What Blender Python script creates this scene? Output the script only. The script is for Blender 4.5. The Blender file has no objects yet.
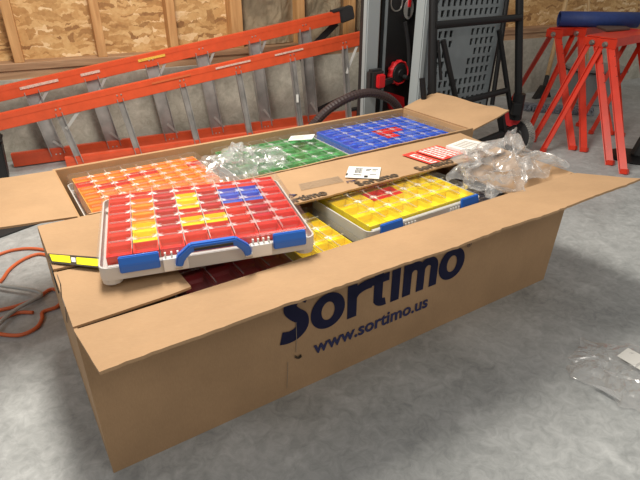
import bpy, bmesh, math, random
from mathutils import Vector, Matrix, noise
random.seed(7)
V = Vector
SC = bpy.context.scene
COL = SC.collection
PI = math.pi

# ------------------------------------------------------------------ camera
F, TH, H = 524.0, math.radians(28.2), 1.05
CO = V((0, 0, H))
cam = bpy.data.cameras.new('camera'); cam.sensor_fit = 'HORIZONTAL'; cam.sensor_width = 36
cam.lens = F * 36 / 640; cam.clip_start = 0.02
camo = bpy.data.objects.new('camera', cam); COL.objects.link(camo)
camo.location = CO; camo.rotation_euler = (PI / 2 - TH, 0, 0)
SC.camera = camo

def ray(x, y):
    a, b = (x - 320) / F, -(y - 240) / F
    return V((a, math.cos(TH) + b * math.sin(TH), -math.sin(TH) + b * math.cos(TH)))
def atz(x, y, z=0.0):
    r = ray(x, y); return CO + r * ((z - H) / r.z)
def atp(x, y, p0, n):
    r = ray(x, y); return CO + r * ((p0 - CO).dot(n) / r.dot(n))

# ------------------------------------------------------------------ materials
def nt(name):
    m = bpy.data.materials.new(name); m.use_nodes = True
    n = m.node_tree; n.nodes.clear()
    o = n.nodes.new('ShaderNodeOutputMaterial')
    return m, n, o
def plain(name, col, rough=.5, metal=0, spec=.5, noise_amt=0.0, nscale=20, bump=0.0, bscale=60, coat=0):
    m, n, o = nt(name)
    b = n.nodes.new('ShaderNodeBsdfPrincipled')
    b.inputs['Base Color'].default_value = (*col, 1); b.inputs['Roughness'].default_value = rough
    b.inputs['Metallic'].default_value = metal; b.inputs['Specular IOR Level'].default_value = spec
    b.inputs['Coat Weight'].default_value = coat
    n.links.new(b.outputs[0], o.inputs[0])
    tc = n.nodes.new('ShaderNodeTexCoord')
    if noise_amt:
        t = n.nodes.new('ShaderNodeTexNoise'); t.inputs['Scale'].default_value = nscale; t.inputs['Detail'].default_value = 5
        n.links.new(tc.outputs['Object'], t.inputs['Vector'])
        r = n.nodes.new('ShaderNodeValToRGB')
        r.color_ramp.elements[0].position = .3; r.color_ramp.elements[1].position = .7
        r.color_ramp.elements[0].color = (*[c * (1 - noise_amt) for c in col], 1)
        r.color_ramp.elements[1].color = (*[min(1, c * (1 + noise_amt)) for c in col], 1)
        n.links.new(t.outputs[0], r.inputs[0]); n.links.new(r.outputs[0], b.inputs['Base Color'])
    if bump:
        t = n.nodes.new('ShaderNodeTexNoise'); t.inputs['Scale'].default_value = bscale; t.inputs['Detail'].default_value = 4
        n.links.new(tc.outputs['Object'], t.inputs['Vector'])
        bp = n.nodes.new('ShaderNodeBump'); bp.inputs['Strength'].default_value = bump; bp.inputs['Distance'].default_value = .01
        n.links.new(t.outputs[0], bp.inputs['Height']); n.links.new(bp.outputs[0], b.inputs['Normal'])
    return m

def clear_mat(name, tint=(1, 1, 1), gloss=.12, haze=.05, rough=.08, edge=.5):
    m, n, o = nt(name)
    tr = n.nodes.new('ShaderNodeBsdfTransparent'); tr.inputs[0].default_value = (*tint, 1)
    gl = n.nodes.new('ShaderNodeBsdfGlossy'); gl.inputs['Roughness'].default_value = rough
    df = n.nodes.new('ShaderNodeBsdfDiffuse'); df.inputs[0].default_value = (.85, .85, .85, 1)
    lw = n.nodes.new('ShaderNodeLayerWeight'); lw.inputs['Blend'].default_value = .35
    mr = n.nodes.new('ShaderNodeMapRange'); mr.inputs['To Min'].default_value = gloss; mr.inputs['To Max'].default_value = edge
    n.links.new(lw.outputs['Facing'], mr.inputs['Value'])
    m1 = n.nodes.new('ShaderNodeMixShader'); m2 = n.nodes.new('ShaderNodeMixShader')
    m1.inputs[0].default_value = haze
    n.links.new(tr.outputs[0], m1.inputs[1]); n.links.new(df.outputs[0], m1.inputs[2])
    n.links.new(mr.outputs[0], m2.inputs[0]); n.links.new(m1.outputs[0], m2.inputs[1]); n.links.new(gl.outputs[0], m2.inputs[2])
    n.links.new(m2.outputs[0], o.inputs[0])
    return m

def cardboard(name, col):
    m, n, o = nt(name)
    b = n.nodes.new('ShaderNodeBsdfPrincipled'); b.inputs['Roughness'].default_value = .75; b.inputs['Specular IOR Level'].default_value = .25
    tc = n.nodes.new('ShaderNodeTexCoord')
    t = n.nodes.new('ShaderNodeTexNoise'); t.inputs['Scale'].default_value = 5; t.inputs['Detail'].default_value = 8; t.inputs['Roughness'].default_value = .65
    n.links.new(tc.outputs['Object'], t.inputs['Vector'])
    r = n.nodes.new('ShaderNodeValToRGB'); r.color_ramp.elements[0].position = .3; r.color_ramp.elements[1].position = .7
    r.color_ramp.elements[0].color = (*[c * .9 for c in col], 1); r.color_ramp.elements[1].color = (*[c * 1.07 for c in col], 1)
    n.links.new(t.outputs[0], r.inputs[0])
    # fine fibre streaks
    mp = n.nodes.new('ShaderNodeMapping'); mp.inputs['Scale'].default_value = (30, 300, 30); mp.inputs['Rotation'].default_value = (0, 0, -.567)
    t2 = n.nodes.new('ShaderNodeTexNoise'); t2.inputs['Scale'].default_value = 3
    n.links.new(tc.outputs['Object'], mp.inputs[0]); n.links.new(mp.outputs[0], t2.inputs['Vector'])
    mx = n.nodes.new('ShaderNodeMix'); mx.data_type = 'RGBA'; mx.blend_type = 'SOFT_LIGHT'; mx.inputs[0].default_value = .18
    n.links.new(r.outputs[0], mx.inputs[6]); n.links.new(t2.outputs[0], mx.inputs[7])
    n.links.new(mx.outputs[2], b.inputs['Base Color'])
    t3 = n.nodes.new('ShaderNodeTexNoise'); t3.inputs['Scale'].default_value = 3.5; t3.inputs['Detail'].default_value = 3
    n.links.new(tc.outputs['Object'], t3.inputs['Vector'])
    bp = n.nodes.new('ShaderNodeBump'); bp.inputs['Strength'].default_value = .35; bp.inputs['Distance'].default_value = .02
    n.links.new(t3.outputs[0], bp.inputs['Height']); n.links.new(bp.outputs[0], b.inputs['Normal'])
    n.links.new(b.outputs[0], o.inputs[0])
    return m

def concrete(name, c1, c2, rough, blot=1.6, spec=.4):
    m, n, o = nt(name)
    b = n.nodes.new('ShaderNodeBsdfPrincipled'); b.inputs['Specular IOR Level'].default_value = spec
    tc = n.nodes.new('ShaderNodeTexCoord')
    t = n.nodes.new('ShaderNodeTexNoise'); t.inputs['Scale'].default_value = blot; t.inputs['Detail'].default_value = 9
    t.inputs['Roughness'].default_value = .68; t.inputs['Distortion'].default_value = .8
    n.links.new(tc.outputs['Object'], t.inputs['Vector'])
    r = n.nodes.new('ShaderNodeValToRGB'); r.color_ramp.elements[0].position = .33; r.color_ramp.elements[1].position = .68
    r.color_ramp.elements[0].color = (*c1, 1); r.color_ramp.elements[1].color = (*c2, 1)
    n.links.new(t.outputs[0], r.inputs[0])
    # pale trowel swirls and flecks
    t2 = n.nodes.new('ShaderNodeTexNoise'); t2.inputs['Scale'].default_value = 8; t2.inputs['Detail'].default_value = 8; t2.inputs['Distortion'].default_value = .7
    n.links.new(tc.outputs['Object'], t2.inputs['Vector'])
    r2 = n.nodes.new('ShaderNodeValToRGB'); r2.color_ramp.elements[0].position = .55; r2.color_ramp.elements[1].position = .72
    r2.color_ramp.elements[0].color = (0, 0, 0, 1); r2.color_ramp.elements[1].color = (.40, .40, .40, 1)
    n.links.new(t2.outputs[0], r2.inputs[0])
    mx = n.nodes.new('ShaderNodeMix'); mx.data_type = 'RGBA'; mx.inputs[7].default_value = (*[min(1, c * 1.35) for c in c2], 1)
    n.links.new(r2.outputs[0], mx.inputs[0]); n.links.new(r.outputs[0], mx.inputs[6])
    n.links.new(mx.outputs[2], b.inputs['Base Color'])
    t4 = n.nodes.new('ShaderNodeTexNoise'); t4.inputs['Scale'].default_value = 26; t4.inputs['Detail'].default_value = 10; t4.inputs['Roughness'].default_value = .72; t4.inputs['Distortion'].default_value = 1.2
    n.links.new(tc.outputs['Object'], t4.inputs['Vector'])
    r4 = n.nodes.new('ShaderNodeValToRGB'); r4.color_ramp.elements[0].position = .35; r4.color_ramp.elements[1].position = .65
    r4.color_ramp.elements[0].color = (.24, .24, .24, 1); r4.color_ramp.elements[1].color = (.78, .78, .78, 1)
    n.links.new(t4.outputs[0], r4.inputs[0])
    m4 = n.nodes.new('ShaderNodeMix'); m4.data_type = 'RGBA'; m4.blend_type = 'SOFT_LIGHT'; m4.inputs[0].default_value = .55
    n.links.new(mx.outputs[2], m4.inputs[6]); n.links.new(r4.outputs[0], m4.inputs[7]); n.links.new(m4.outputs[2], b.inputs['Base Color'])
    mr = n.nodes.new('ShaderNodeMapRange'); mr.inputs['To Min'].default_value = rough - .12; mr.inputs['To Max'].default_value = rough + .15
    n.links.new(t.outputs[0], mr.inputs['Value']); n.links.new(mr.outputs[0], b.inputs['Roughness'])
    bp = n.nodes.new('ShaderNodeBump'); bp.inputs['Strength'].default_value = .15; bp.inputs['Distance'].default_value = .01
    n.links.new(t2.outputs[0], bp.inputs['Height']); n.links.new(bp.outputs[0], b.inputs['Normal'])
    n.links.new(b.outputs[0], o.inputs[0])
    return m

def osb(name):
    m, n, o = nt(name)
    b = n.nodes.new('ShaderNodeBsdfPrincipled'); b.inputs['Roughness'].default_value = .7
    tc = n.nodes.new('ShaderNodeTexCoord')
    nz = n.nodes.new('ShaderNodeTexNoise'); nz.inputs['Scale'].default_value = 9; nz.inputs['Detail'].default_value = 5; nz.inputs['Roughness'].default_value = .6
    n.links.new(tc.outputs['Object'], nz.inputs['Vector'])
    va = n.nodes.new('ShaderNodeVectorMath'); va.operation = 'MULTIPLY_ADD'; va.inputs[1].default_value = (.11, .11, .11)
    n.links.new(nz.outputs['Color'], va.inputs[0]); n.links.new(tc.outputs['Object'], va.inputs[2])
    cur = None
    for k, (rot, sc) in enumerate([((0, .25, 0), (9, 6, 32)), ((0, -.6, 0), (27, 6, 10)), ((0, 1.1, 0), (11, 6, 36)), ((0, -.15, 0), (13, 6, 60))]):
        mp = n.nodes.new('ShaderNodeMapping'); mp.inputs['Rotation'].default_value = rot; mp.inputs['Scale'].default_value = sc
        vo = n.nodes.new('ShaderNodeTexVoronoi'); vo.inputs['Scale'].default_value = 1
        n.links.new(va.outputs[0], mp.inputs[0]); n.links.new(mp.outputs[0], vo.inputs['Vector'])
        bw = n.nodes.new('ShaderNodeSeparateColor'); n.links.new(vo.outputs['Color'], bw.inputs[0])
        rp = n.nodes.new('ShaderNodeValToRGB'); cr = rp.color_ramp
        cr.elements[0].color = (.30, .15, .055, 1); cr.elements[1].color = (.86, .64, .38, 1)
        for p, c in ((.15, (.47, .26, .095, 1)), (.5, (.60, .36, .145, 1)), (.85, (.70, .46, .21, 1))):
            e = cr.elements.new(p); e.color = c
        n.links.new(bw.outputs[0], rp.inputs[0])
        if cur is None: cur = rp.outputs[0]
        else:
            mx = n.nodes.new('ShaderNodeMix'); mx.data_type = 'RGBA'
            gt = n.nodes.new('ShaderNodeMath'); gt.operation = 'GREATER_THAN'; gt.inputs[1].default_value = .62
            n.links.new(bw.outputs[1], gt.inputs[0]); n.links.new(gt.outputs[0], mx.inputs[0])
            n.links.new(cur, mx.inputs[6]); n.links.new(rp.outputs[0], mx.inputs[7]); cur = mx.outputs[2]
    fine = n.nodes.new('ShaderNodeTexNoise'); fine.inputs['Scale'].default_value = 45; fine.inputs['Detail'].default_value = 4
    n.links.new(tc.outputs['Object'], fine.inputs['Vector'])
    mf = n.nodes.new('ShaderNodeMix'); mf.data_type = 'RGBA'; mf.blend_type = 'SOFT_LIGHT'; mf.inputs[0].default_value = .55
    n.links.new(cur, mf.inputs[6]); n.links.new(fine.outputs[0], mf.inputs[7])
    n.links.new(mf.outputs[2], b.inputs['Base Color']); n.links.new(b.outputs[0], o.inputs[0])
    return m

def wood(name, c1, c2, scale=(2, 2, 30)):
    m, n, o = nt(name)
    b = n.nodes.new('ShaderNodeBsdfPrincipled'); b.inputs['Roughness'].default_value = .65
    tc = n.nodes.new('ShaderNodeTexCoord'); mp = n.nodes.new('ShaderNodeMapping'); mp.inputs['Scale'].default_value = scale
    t = n.nodes.new('ShaderNodeTexNoise'); t.inputs['Scale'].default_value = 2; t.inputs['Detail'].default_value = 6; t.inputs['Distortion'].default_value = .6
    n.links.new(tc.outputs['Object'], mp.inputs[0]); n.links.new(mp.outputs[0], t.inputs['Vector'])
    r = n.nodes.new('ShaderNodeValToRGB'); r.color_ramp.elements[0].position = .3; r.color_ramp.elements[1].position = .7
    r.color_ramp.elements[0].color = (*c1, 1); r.color_ramp.elements[1].color = (*c2, 1)
    n.links.new(t.outputs[0], r.inputs[0]); n.links.new(r.outputs[0], b.inputs['Base Color']); n.links.new(b.outputs[0], o.inputs[0])
    return m

M = dict(
    card=cardboard('cardboard', (.455, .290, .162)),
    cardin=cardboard('cardboard_inner', (.47, .29, .15)),
    floor=concrete('floor_concrete', (.305, .322, .325), (.475, .495, .50), .46, 2.4),
    stem=concrete('stem_concrete', (.36, .345, .29), (.53, .51, .44), .85, 2.2),
    osb=osb('osb'),
    stud=wood('stud_wood', (.46, .23, .085), (.66, .38, .16), (25, 25, 2)),
    plate=wood('plate_wood', (.27, .15, .08), (.50, .31, .18), (2, 25, 25)),
    kraft=plain('kraft_paper', (.55, .45, .31), .8, noise_amt=.35, nscale=8, bump=1, bscale=9),
    orange=plain('ladder_orange', (.74, .10, .035), .33, noise_amt=.08),
    alu=plain('aluminium', (.46, .45, .44), .42, .55, noise_amt=.22, nscale=14),
    alul=plain('aluminium_light', (.62, .62, .60), .4, .5),
    rivet=plain('rivet_steel', (.75, .75, .72), .3, .8),
    red=plain('sawhorse_red', (.70, .042, .016), .38, noise_amt=.12, nscale=9),
    steel=plain('steel', (.45, .43, .40), .35, .9),
    black=plain('black_plastic', (.018, .018, .019), .5),
    blackm=plain('black_metal', (.008, .008, .009), .45, spec=.3),
    grey=plain('grey_plastic', (.185, .21, .225), .5, noise_amt=.06),
    greyl=plain('grey_painted', (.30, .33, .34), .45),
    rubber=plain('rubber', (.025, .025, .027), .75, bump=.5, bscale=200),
    tread=plain('worn_tread', (.33, .32, .30), .8, noise_amt=.3, nscale=60),
    tred=plain('tool_red', (.62, .015, .02), .4),
    blue=plain('latch_blue', (.02, .15, .62), .35),
    base=plain('case_grey', (.60, .60, .585), .45),
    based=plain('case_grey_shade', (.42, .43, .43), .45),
    white=plain('white_plastic', (.78, .78, .76), .4),
    paper=plain('paper', (.78, .78, .75), .7),
    ink=plain('ink', (.02, .02, .02), .8),
    inkg=plain('ink_grey', (.30, .24, .18), .8),
    navy=plain('logo_blue', (.025, .028, .095), .7),
    redlab=plain('red_sticker', (.80, .06, .04), .6),
    tapey=plain('tape_yellow', (.85, .78, .01), .4),
    tapek=plain('tape_black', (.03, .028, .025), .4),
    slab=plain('worn_sticker', (.72, .50, .42), .5, noise_amt=.25, nscale=120), ylab=plain('worn_yellow_sticker', (.80, .50, .08), .5, noise_amt=.25, nscale=120),
    tapeb=plain('tape_brown', (.085, .06, .04), .6, noise_amt=.5, nscale=90),
    mat=plain('mat_blue', (.018, .045, .19), .6, noise_amt=.1, nscale=40),
    board=plain('brown_board', (.10, .06, .045), .6),
    handle=wood('handle_wood', (.50, .33, .16), (.62, .44, .24), (25, 25, 2)),
    cotton=plain('mop_cotton', (.22, .25, .30), .95, noise_amt=.5, nscale=60, bump=1, bscale=80),
    cordo=plain('cord_orange', (.66, .14, .045), .5),
    cordg=plain('cord_grey', (.42, .42, .40), .5),
    hose=plain('hose_dark', (.035, .02, .02), .45),
    lid=clear_mat('clear_lid', (1, 1, 1), .05, .022, .12, .28),
    star=clear_mat('clear_boss', (1, 1, 1), .05, .20, .40, .35),
    film=clear_mat('clear_film', (1, 1, 1), .11, .19, .20, .50),
    rim=clear_mat('clear_rim', (.95, .97, .98), .2, .28, .2, .6),
)
BIN = {
    'r': plain('bin_red', (.82, .035, .03), .35), 'd': plain('bin_crimson', (.68, .02, .055), .35), 'o': plain('bin_orange', (1.0, .40, .03), .35),
    'y': plain('bin_yellow', (1.0, .80, .01), .35), 'b': plain('bin_blue', (.05, .17, .75), .35),
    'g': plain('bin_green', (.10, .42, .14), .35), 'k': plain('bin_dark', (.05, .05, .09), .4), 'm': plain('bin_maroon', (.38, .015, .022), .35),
}

# ------------------------------------------------------------------ building helpers
def tag(o, label=None, cat=None, group=None, kind=None):
    for k, v in (('label', label), ('category', cat), ('group', group), ('kind', kind)):
        if v: o[k] = v
    return o
ORG = {}
def thing(name, label, cat, loc=(0, 0, 0), rotz=0, group=None, rot=None):
    o = bpy.data.objects.new(name, None); COL.objects.link(o)
    o.empty_display_size = .1
    o.location = loc; o.rotation_euler = rot if rot else (0, 0, rotz)
    tag(o, label, cat, group); ORG[o] = V(loc); return o
def mesh_from(bm, name, mats, smooth=False):
    me = bpy.data.meshes.new(name); bm.to_mesh(me); bm.free()
    for m in (mats if isinstance(mats, (list, tuple)) else [mats]): me.materials.append(m)
    if smooth:
        for p in me.polygons: p.use_smooth = True
    return me
def obj(name, bm, mats, parent=None, world=False, smooth=False, label=None):
    """world=True: geometry is in world coordinates and the parent chain is unrotated."""
    if world and parent is not None:
        off = V((0, 0, 0)); p = parent
        while p is not None: off += V(p.location); p = p.parent
        bmesh.ops.translate(bm, verts=bm.verts, vec=-off)
    me = mesh_from(bm, name, mats, smooth)
    o = bpy.data.objects.new(name, me); COL.objects.link(o)
    if parent is not None: o.parent = parent
    if label: o['label'] = label
    return o
def solo(name, bm, mats, label, cat, group=None, smooth=False):
    """a one-mesh thing, origin at its bounding-box base"""
    xs = [v.co.copy() for v in bm.verts]
    c = V((sum(v.x for v in xs) / len(xs), sum(v.y for v in xs) / len(xs), min(v.z for v in xs)))
    bmesh.ops.translate(bm, verts=bm.verts, vec=-c)
    me = mesh_from(bm, name, mats, smooth)
    o = bpy.data.objects.new(name, me); COL.objects.link(o); o.location = c
    return tag(o, label, cat, group)
def NB(): return bmesh.new()
def frame(p0, p1, up=V((0, 0, 1))):
    d = (p1 - p0).normalized()
    if abs(d.dot(up)) > .98: up = V((0, 1, 0))
    x = d.cross(up).normalized(); y = x.cross(d).normalized()
    return d, x, y
def hexa(bm, P, mi=0):
    vs = [bm.verts.new(p) for p in P]
    for f in ((0, 3, 2, 1), (4, 5, 6, 7), (0, 1, 5, 4), (1, 2, 6, 5), (2, 3, 7, 6), (3, 0, 4, 7)):
        fc = bm.faces.new([vs[i] for i in f]); fc.material_index = mi
    return vs
def box(bm, c, s, mi=0, bev=0):
    x, y, z = [k / 2 for k in s]; cx, cy, cz = c
    vs = hexa(bm, [(cx + a * x, cy + b * y, cz + d * z) for d in (-1, 1) for a, b in ((-1, -1), (1, -1), (1, 1), (-1, 1))], mi)
    if bev:
        es = list({e for v in vs for e in v.link_edges})
        bmesh.ops.bevel(bm, geom=es, offset=bev, segments=2, affect='EDGES', profile=.6)
def bar(bm, p0, p1, w, h, up=V((0, 0, 1)), mi=0, bev=0):
    """rectangular bar, width w sideways, h along 'up'"""
    d, x, y = frame(p0, p1, up)
    P = [p + x * (a * w / 2) + y * (b * h / 2) for p in (p0, p1) for a, b in ((-1, -1), (1, -1), (1, 1), (-1, 1))]
    vs = hexa(bm, P, mi)
    if bev:
        es = list({e for v in vs for e in v.link_edges}); bmesh.ops.bevel(bm, geom=es, offset=bev, segments=2, affect='EDGES')
def channel(bm, p0, p1, w, depth, t, up, flip=1, mi=0):
    """C channel: web of width w across 'up', flanges of length depth"""
    d, x, y = frame(p0, p1, up)
    a, b = w / 2, depth * flip
    prof = [(-a, 0), (-a, b), (-a + t, b), (-a + t, t * flip), (a - t, t * flip), (a - t, b), (a, b), (a, 0)]
    r0 = [bm.verts.new(p0 + y * q[0] + x * q[1]) for q in prof]; r1 = [bm.verts.new(p1 + y * q[0] + x * q[1]) for q in prof]
    n = len(prof)
    for i in range(n): bm.faces.new((r0[i], r0[(i + 1) % n], r1[(i + 1) % n], r1[i])).material_index = mi
    for r in (r0, r1):
        for q in ((0, 1, 2, 3), (0, 3, 4, 7), (4, 5, 6, 7)):
            bm.faces.new([r[i] for i in q]).material_index = mi
def catmull(pts, n=8):
    out = []; P = [pts[0]] + list(pts) + [pts[-1]]
    for i in range(1, len(P) - 2):
        a, b, c, d = P[i - 1:i + 3]
        for k in range(n):
            t = k / n
            out.append(.5 * ((2 * b) + (c - a) * t + (2 * a - 5 * b + 4 * c - d) * t * t + (3 * b - a - 3 * c + d) * t ** 3))
    out.append(P[-2]); return out
def tube(bm, pts, r, n=10, ribs=0, mi=0, cap=True):
    rings = []; up = V((0, 0, 1)); prev = None
    for i, p in enumerate(pts):
        d = (pts[min(i + 1, len(pts) - 1)] - pts[max(i - 1, 0)]).normalized()
        if prev is None:
            x = d.cross(up)
            if x.length < .05: x = d.cross(V((0, 1, 0)))
        else: x = prev - d * prev.dot(d)
        x.normalize(); prev = x; y = d.cross(x)
        rr = r * (1 + (.09 if ribs and i % 2 else 0))
        rings.append([bm.verts.new(p + x * rr * math.cos(2 * PI * k / n) + y * rr * math.sin(2 * PI * k / n)) for k in range(n)])
    for a, b in zip(rings, rings[1:]):
        for k in range(n): bm.faces.new((a[k], a[(k + 1) % n], b[(k + 1) % n], b[k])).material_index = mi
    if cap:
        bm.faces.new(rings[0][::-1]).material_index = mi; bm.faces.new(rings[-1]).material_index = mi
def cyl(bm, p0, p1, r, n=16, mi=0, r2=None):
    d, x, y = frame(p0, p1); r2 = r if r2 is None else r2
    A = [bm.verts.new(p0 + (x * math.cos(2 * PI * k / n) + y * math.sin(2 * PI * k / n)) * r) for k in range(n)]
    B = [bm.verts.new(p1 + (x * math.cos(2 * PI * k / n) + y * math.sin(2 * PI * k / n)) * r2) for k in range(n)]
    for k in range(n): bm.faces.new((A[k], A[(k + 1) % n], B[(k + 1) % n], B[k])).material_index = mi
    bm.faces.new(A[::-1]).material_index = mi; bm.faces.new(B).material_index = mi
def fixn(bm): bmesh.ops.recalc_face_normals(bm, faces=bm.faces); return bm

# writing: a font outline turned into a thin mesh
def text_bm(body, size, bold=0.0, ext=.0004, align='LEFT'):
    c = bpy.data.curves.new('txt', 'FONT'); c.body = body; c.size = size; c.offset = bold; c.extrude = ext; c.align_x = align
    c.resolution_u = 3
    o = bpy.data.objects.new('txt', c); COL.objects.link(o)
    dg = bpy.context.evaluated_depsgraph_get()
    me = bpy.data.meshes.new_from_object(o.evaluated_get(dg))
    bm = NB(); bm.from_mesh(me)
    bpy.data.objects.remove(o); bpy.data.curves.remove(c); bpy.data.meshes.remove(me)
    return bm
def place(bm, org, ex, ey):
    ez = ex.cross(ey).normalized()
    m = Matrix(((ex.x, ey.x, ez.x, org.x), (ex.y, ey.y, ez.y, org.y), (ex.z, ey.z, ez.z, org.z), (0, 0, 0, 1)))
    bmesh.ops.transform(bm, matrix=m, verts=bm.verts); return bm

# ------------------------------------------------------------------ axes of the boxes and of the wall
def ang(deg): a = math.radians(deg); return V((math.cos(a), math.sin(a), 0)), V((-math.sin(a), math.cos(a), 0))
Z = V((0, 0, 1))
U, W = ang(32.5)                      # long and short direction of the two boxes
A0 = V((-.478, .815, 0))              # near bottom corner of the front box
def B(s, t, z): return A0 + U * s + W * t + Z * z
D, N = ang(26.1)                      # along the wall, into the wall
WC = 3.436                            # distance of the concrete face along N
def WL(s, off, z): return D * s + N * (WC - off) + Z * z

# ------------------------------------------------------------------ the setting
bm = NB(); box(bm, (1, 2.4, -.05), (14, 12, .1))
tag(obj('floor', bm, M['floor']), kind='structure')
bm = NB()
def wbar(bm, s0, s1, o0, o1, z0, z1, bev=0):
    P = [WL(s, o, z) for z in (z0, z1) for s, o in ((s0, o1), (s1, o1), (s1, o0), (s0, o0))]
    vs = hexa(bm, P)
    if bev: bmesh.ops.bevel(bm, geom=list({e for v in vs for e in v.link_edges}), offset=bev, segments=1, affect='EDGES')
wbar(bm, -2.2, 6.5, -.30, -.14, .53, 2.5)
# sheathing seams follow the sheet material, so the mesh is rotated into the wall's own frame
def wallobj(name, bm, mat, parent=None):
    R = Matrix.Rotation(-math.radians(26.1), 4, 'Z'); bmesh.ops.transform(bm, matrix=R, verts=bm.verts)
    o = obj(name, bm, mat); o.rotation_euler = (0, 0, math.radians(26.1)) if parent is None else (0, 0, 0)
    if parent: o.parent = parent
    return o
wall = tag(wallobj('wall_back', bm, M['osb']), kind='structure')
bm = NB(); wbar(bm, -2.2, 6.5, -.30, 0, -.02, .455); wallobj('concrete_stem', bm, M['stem'], wall)
bm = NB(); wbar(bm, -2.2, 6.5, -.2, -.03, .455, .50); wallobj('sill_plate', bm, M['plate'], wall)
bm = NB(); wbar(bm, -2.2, 6.5, -.16, -.02, .50, .54, .003); wallobj('bottom_plate', bm, M['plate'], wall)
studs = [-1.46, -1.02, -.60, -.165, .275, .70, 1.11, 1.56, 1.95, 2.38, 2.80, 3.22]
for k, s in enumerate(studs):
    wd = .05 if k != 6 else .075
    bm = NB(); wbar(bm, s - wd / 2, s + wd / 2, -.14, -.03, .54, 2.5, .002); wallobj('stud', bm, M['stud'], wall)
# kraft-faced insulation bulging between studs
for a, b in ((6, 7), (7, 8), (8, 9)):
    bm = NB(); s0, s1 = studs[a] + .03, studs[b] - .025
    nx, nz = 26, 90; g = []
    for j in range(nz + 1):
        row = []
        for i in range(nx + 1):
            fx, z = i / nx, .545 + j / nz * 1.95
            bul = .045 * math.sin(PI * fx) ** .5 + .02 * noise.noise(V((fx * 4 + a * 9, z * 5, 1))) + .012 * abs(noise.noise(V((fx * 9, z * 14, a))))
            row.append(bm.verts.new(WL(s0 + (s1 - s0) * fx, -.12 + bul * min(1, 8 * fx, 8 * (1 - fx)), z)))
        g.append(row)
    for j in range(nz):
        for i in range(nx): bm.faces.new((g[j][i], g[j][i + 1], g[j + 1][i + 1], g[j + 1][i]))
    bmesh.ops.solidify(bm, geom=bm.faces[:], thickness=.004)
    wallobj('insulation', bm, M['kraft'], wall)

# ------------------------------------------------------------------ cardboard boxes
def sheet(bm, c0, c1, c2, c3, t=.006, nx=40, ny=10, rag=0.0, warp=0.0, seed=0):
    """corrugated panel; c0-c1 is the hinge, c2-c3 the free edge (c3 above c0)."""
    nrm = (c1 - c0).cross(c3 - c0).normalized()
    top, bot = [], []
    for j in range(ny + 1):
        ra, rb = [], []
        for i in range(nx + 1):
            a, b = i / nx, j / ny
            p = (c0 * (1 - a) + c1 * a) * (1 - b) + (c3 * (1 - a) + c2 * a) * b
            p = p + nrm * (warp * b * (noise.noise(V((a * 3 + seed, b * 1.5, seed))) + .3 * noise.noise(V((a * 9 + seed, b * 3, seed)))))
            if rag and j == ny: p = p + (c3 - c0).normalized() * rag * noise.noise(V((i * 1.9, seed, 0)))
            ra.append(bm.verts.new(p + nrm * t / 2)); rb.append(bm.verts.new(p - nrm * t / 2))
        top.append(ra); bot.append(rb)
    for j in range(ny):
        for i in range(nx):
            bm.faces.new((top[j][i], top[j][i + 1], top[j + 1][i + 1], top[j + 1][i]))
            bm.faces.new((bot[j][i], bot[j + 1][i], bot[j + 1][i + 1], bot[j][i + 1]))
    for i in range(nx):
        bm.faces.new((top[0][i], bot[0][i], bot[0][i + 1], top[0][i + 1]))
        bm.faces.new((top[ny][i], top[ny][i + 1], bot[ny][i + 1], bot[ny][i]))
    for j in range(ny):
        bm.faces.new((top[j][0], top[j + 1][0], bot[j + 1][0], bot[j][0]))
        bm.faces.new((top[j][nx], bot[j][nx], bot[j + 1][nx], top[j + 1][nx]))
    return bm

def box_body(bm, s0, s1, t0, t1, h, flare, wt=.007, bulge=0.0):
    """open-topped shell; flare = extra length of the rim beyond the base at the right end"""
    nz = 8
    def loop(z, inn):
        e = flare * (z / h); out = []
        sa, sb, ta, tb = s0 + inn, s1 + e - inn, t0 + inn, t1 - inn
        n1, n2 = 30, 12
        bz = math.sin(PI * min(1, z / h))
        for i in range(n1): a = i / n1; out.append(B(sa + (sb - sa) * a, ta - bulge * bz * math.sin(PI * a), z))
        for i in range(n2): a = i / n2; out.append(B(sb, ta + (tb - ta) * a, z))
        for i in range(n1): a = i / n1; out.append(B(sb + (sa - sb) * a, tb, z))
        for i in range(n2): a = i / n2; out.append(B(sa, tb + (ta - tb) * a, z))
        return [bm.verts.new(p) for p in out]
    zs = [h * k / nz for k in range(nz + 1)]
    outer = [loop(z, 0) for z in zs]; inner = [loop(max(z, .007), wt) for z in zs]
    m = len(outer[0])
    for a, b in zip(outer, outer[1:]):
        for k in range(m): bm.faces.new((a[k], a[(k + 1) % m], b[(k + 1) % m], b[k]))
    for a, b in zip(inner, inner[1:]):
        for k in range(m): bm.faces.new((a[k], b[k], b[(k + 1) % m], a[(k + 1) % m]))
    for k in range(m): bm.faces.new((outer[-1][k], outer[-1][(k + 1) % m], inner[-1][(k + 1) % m], inner[-1][k]))
    bm.faces.new(outer[0][::-1]); bm.faces.new(inner[0])

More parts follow.
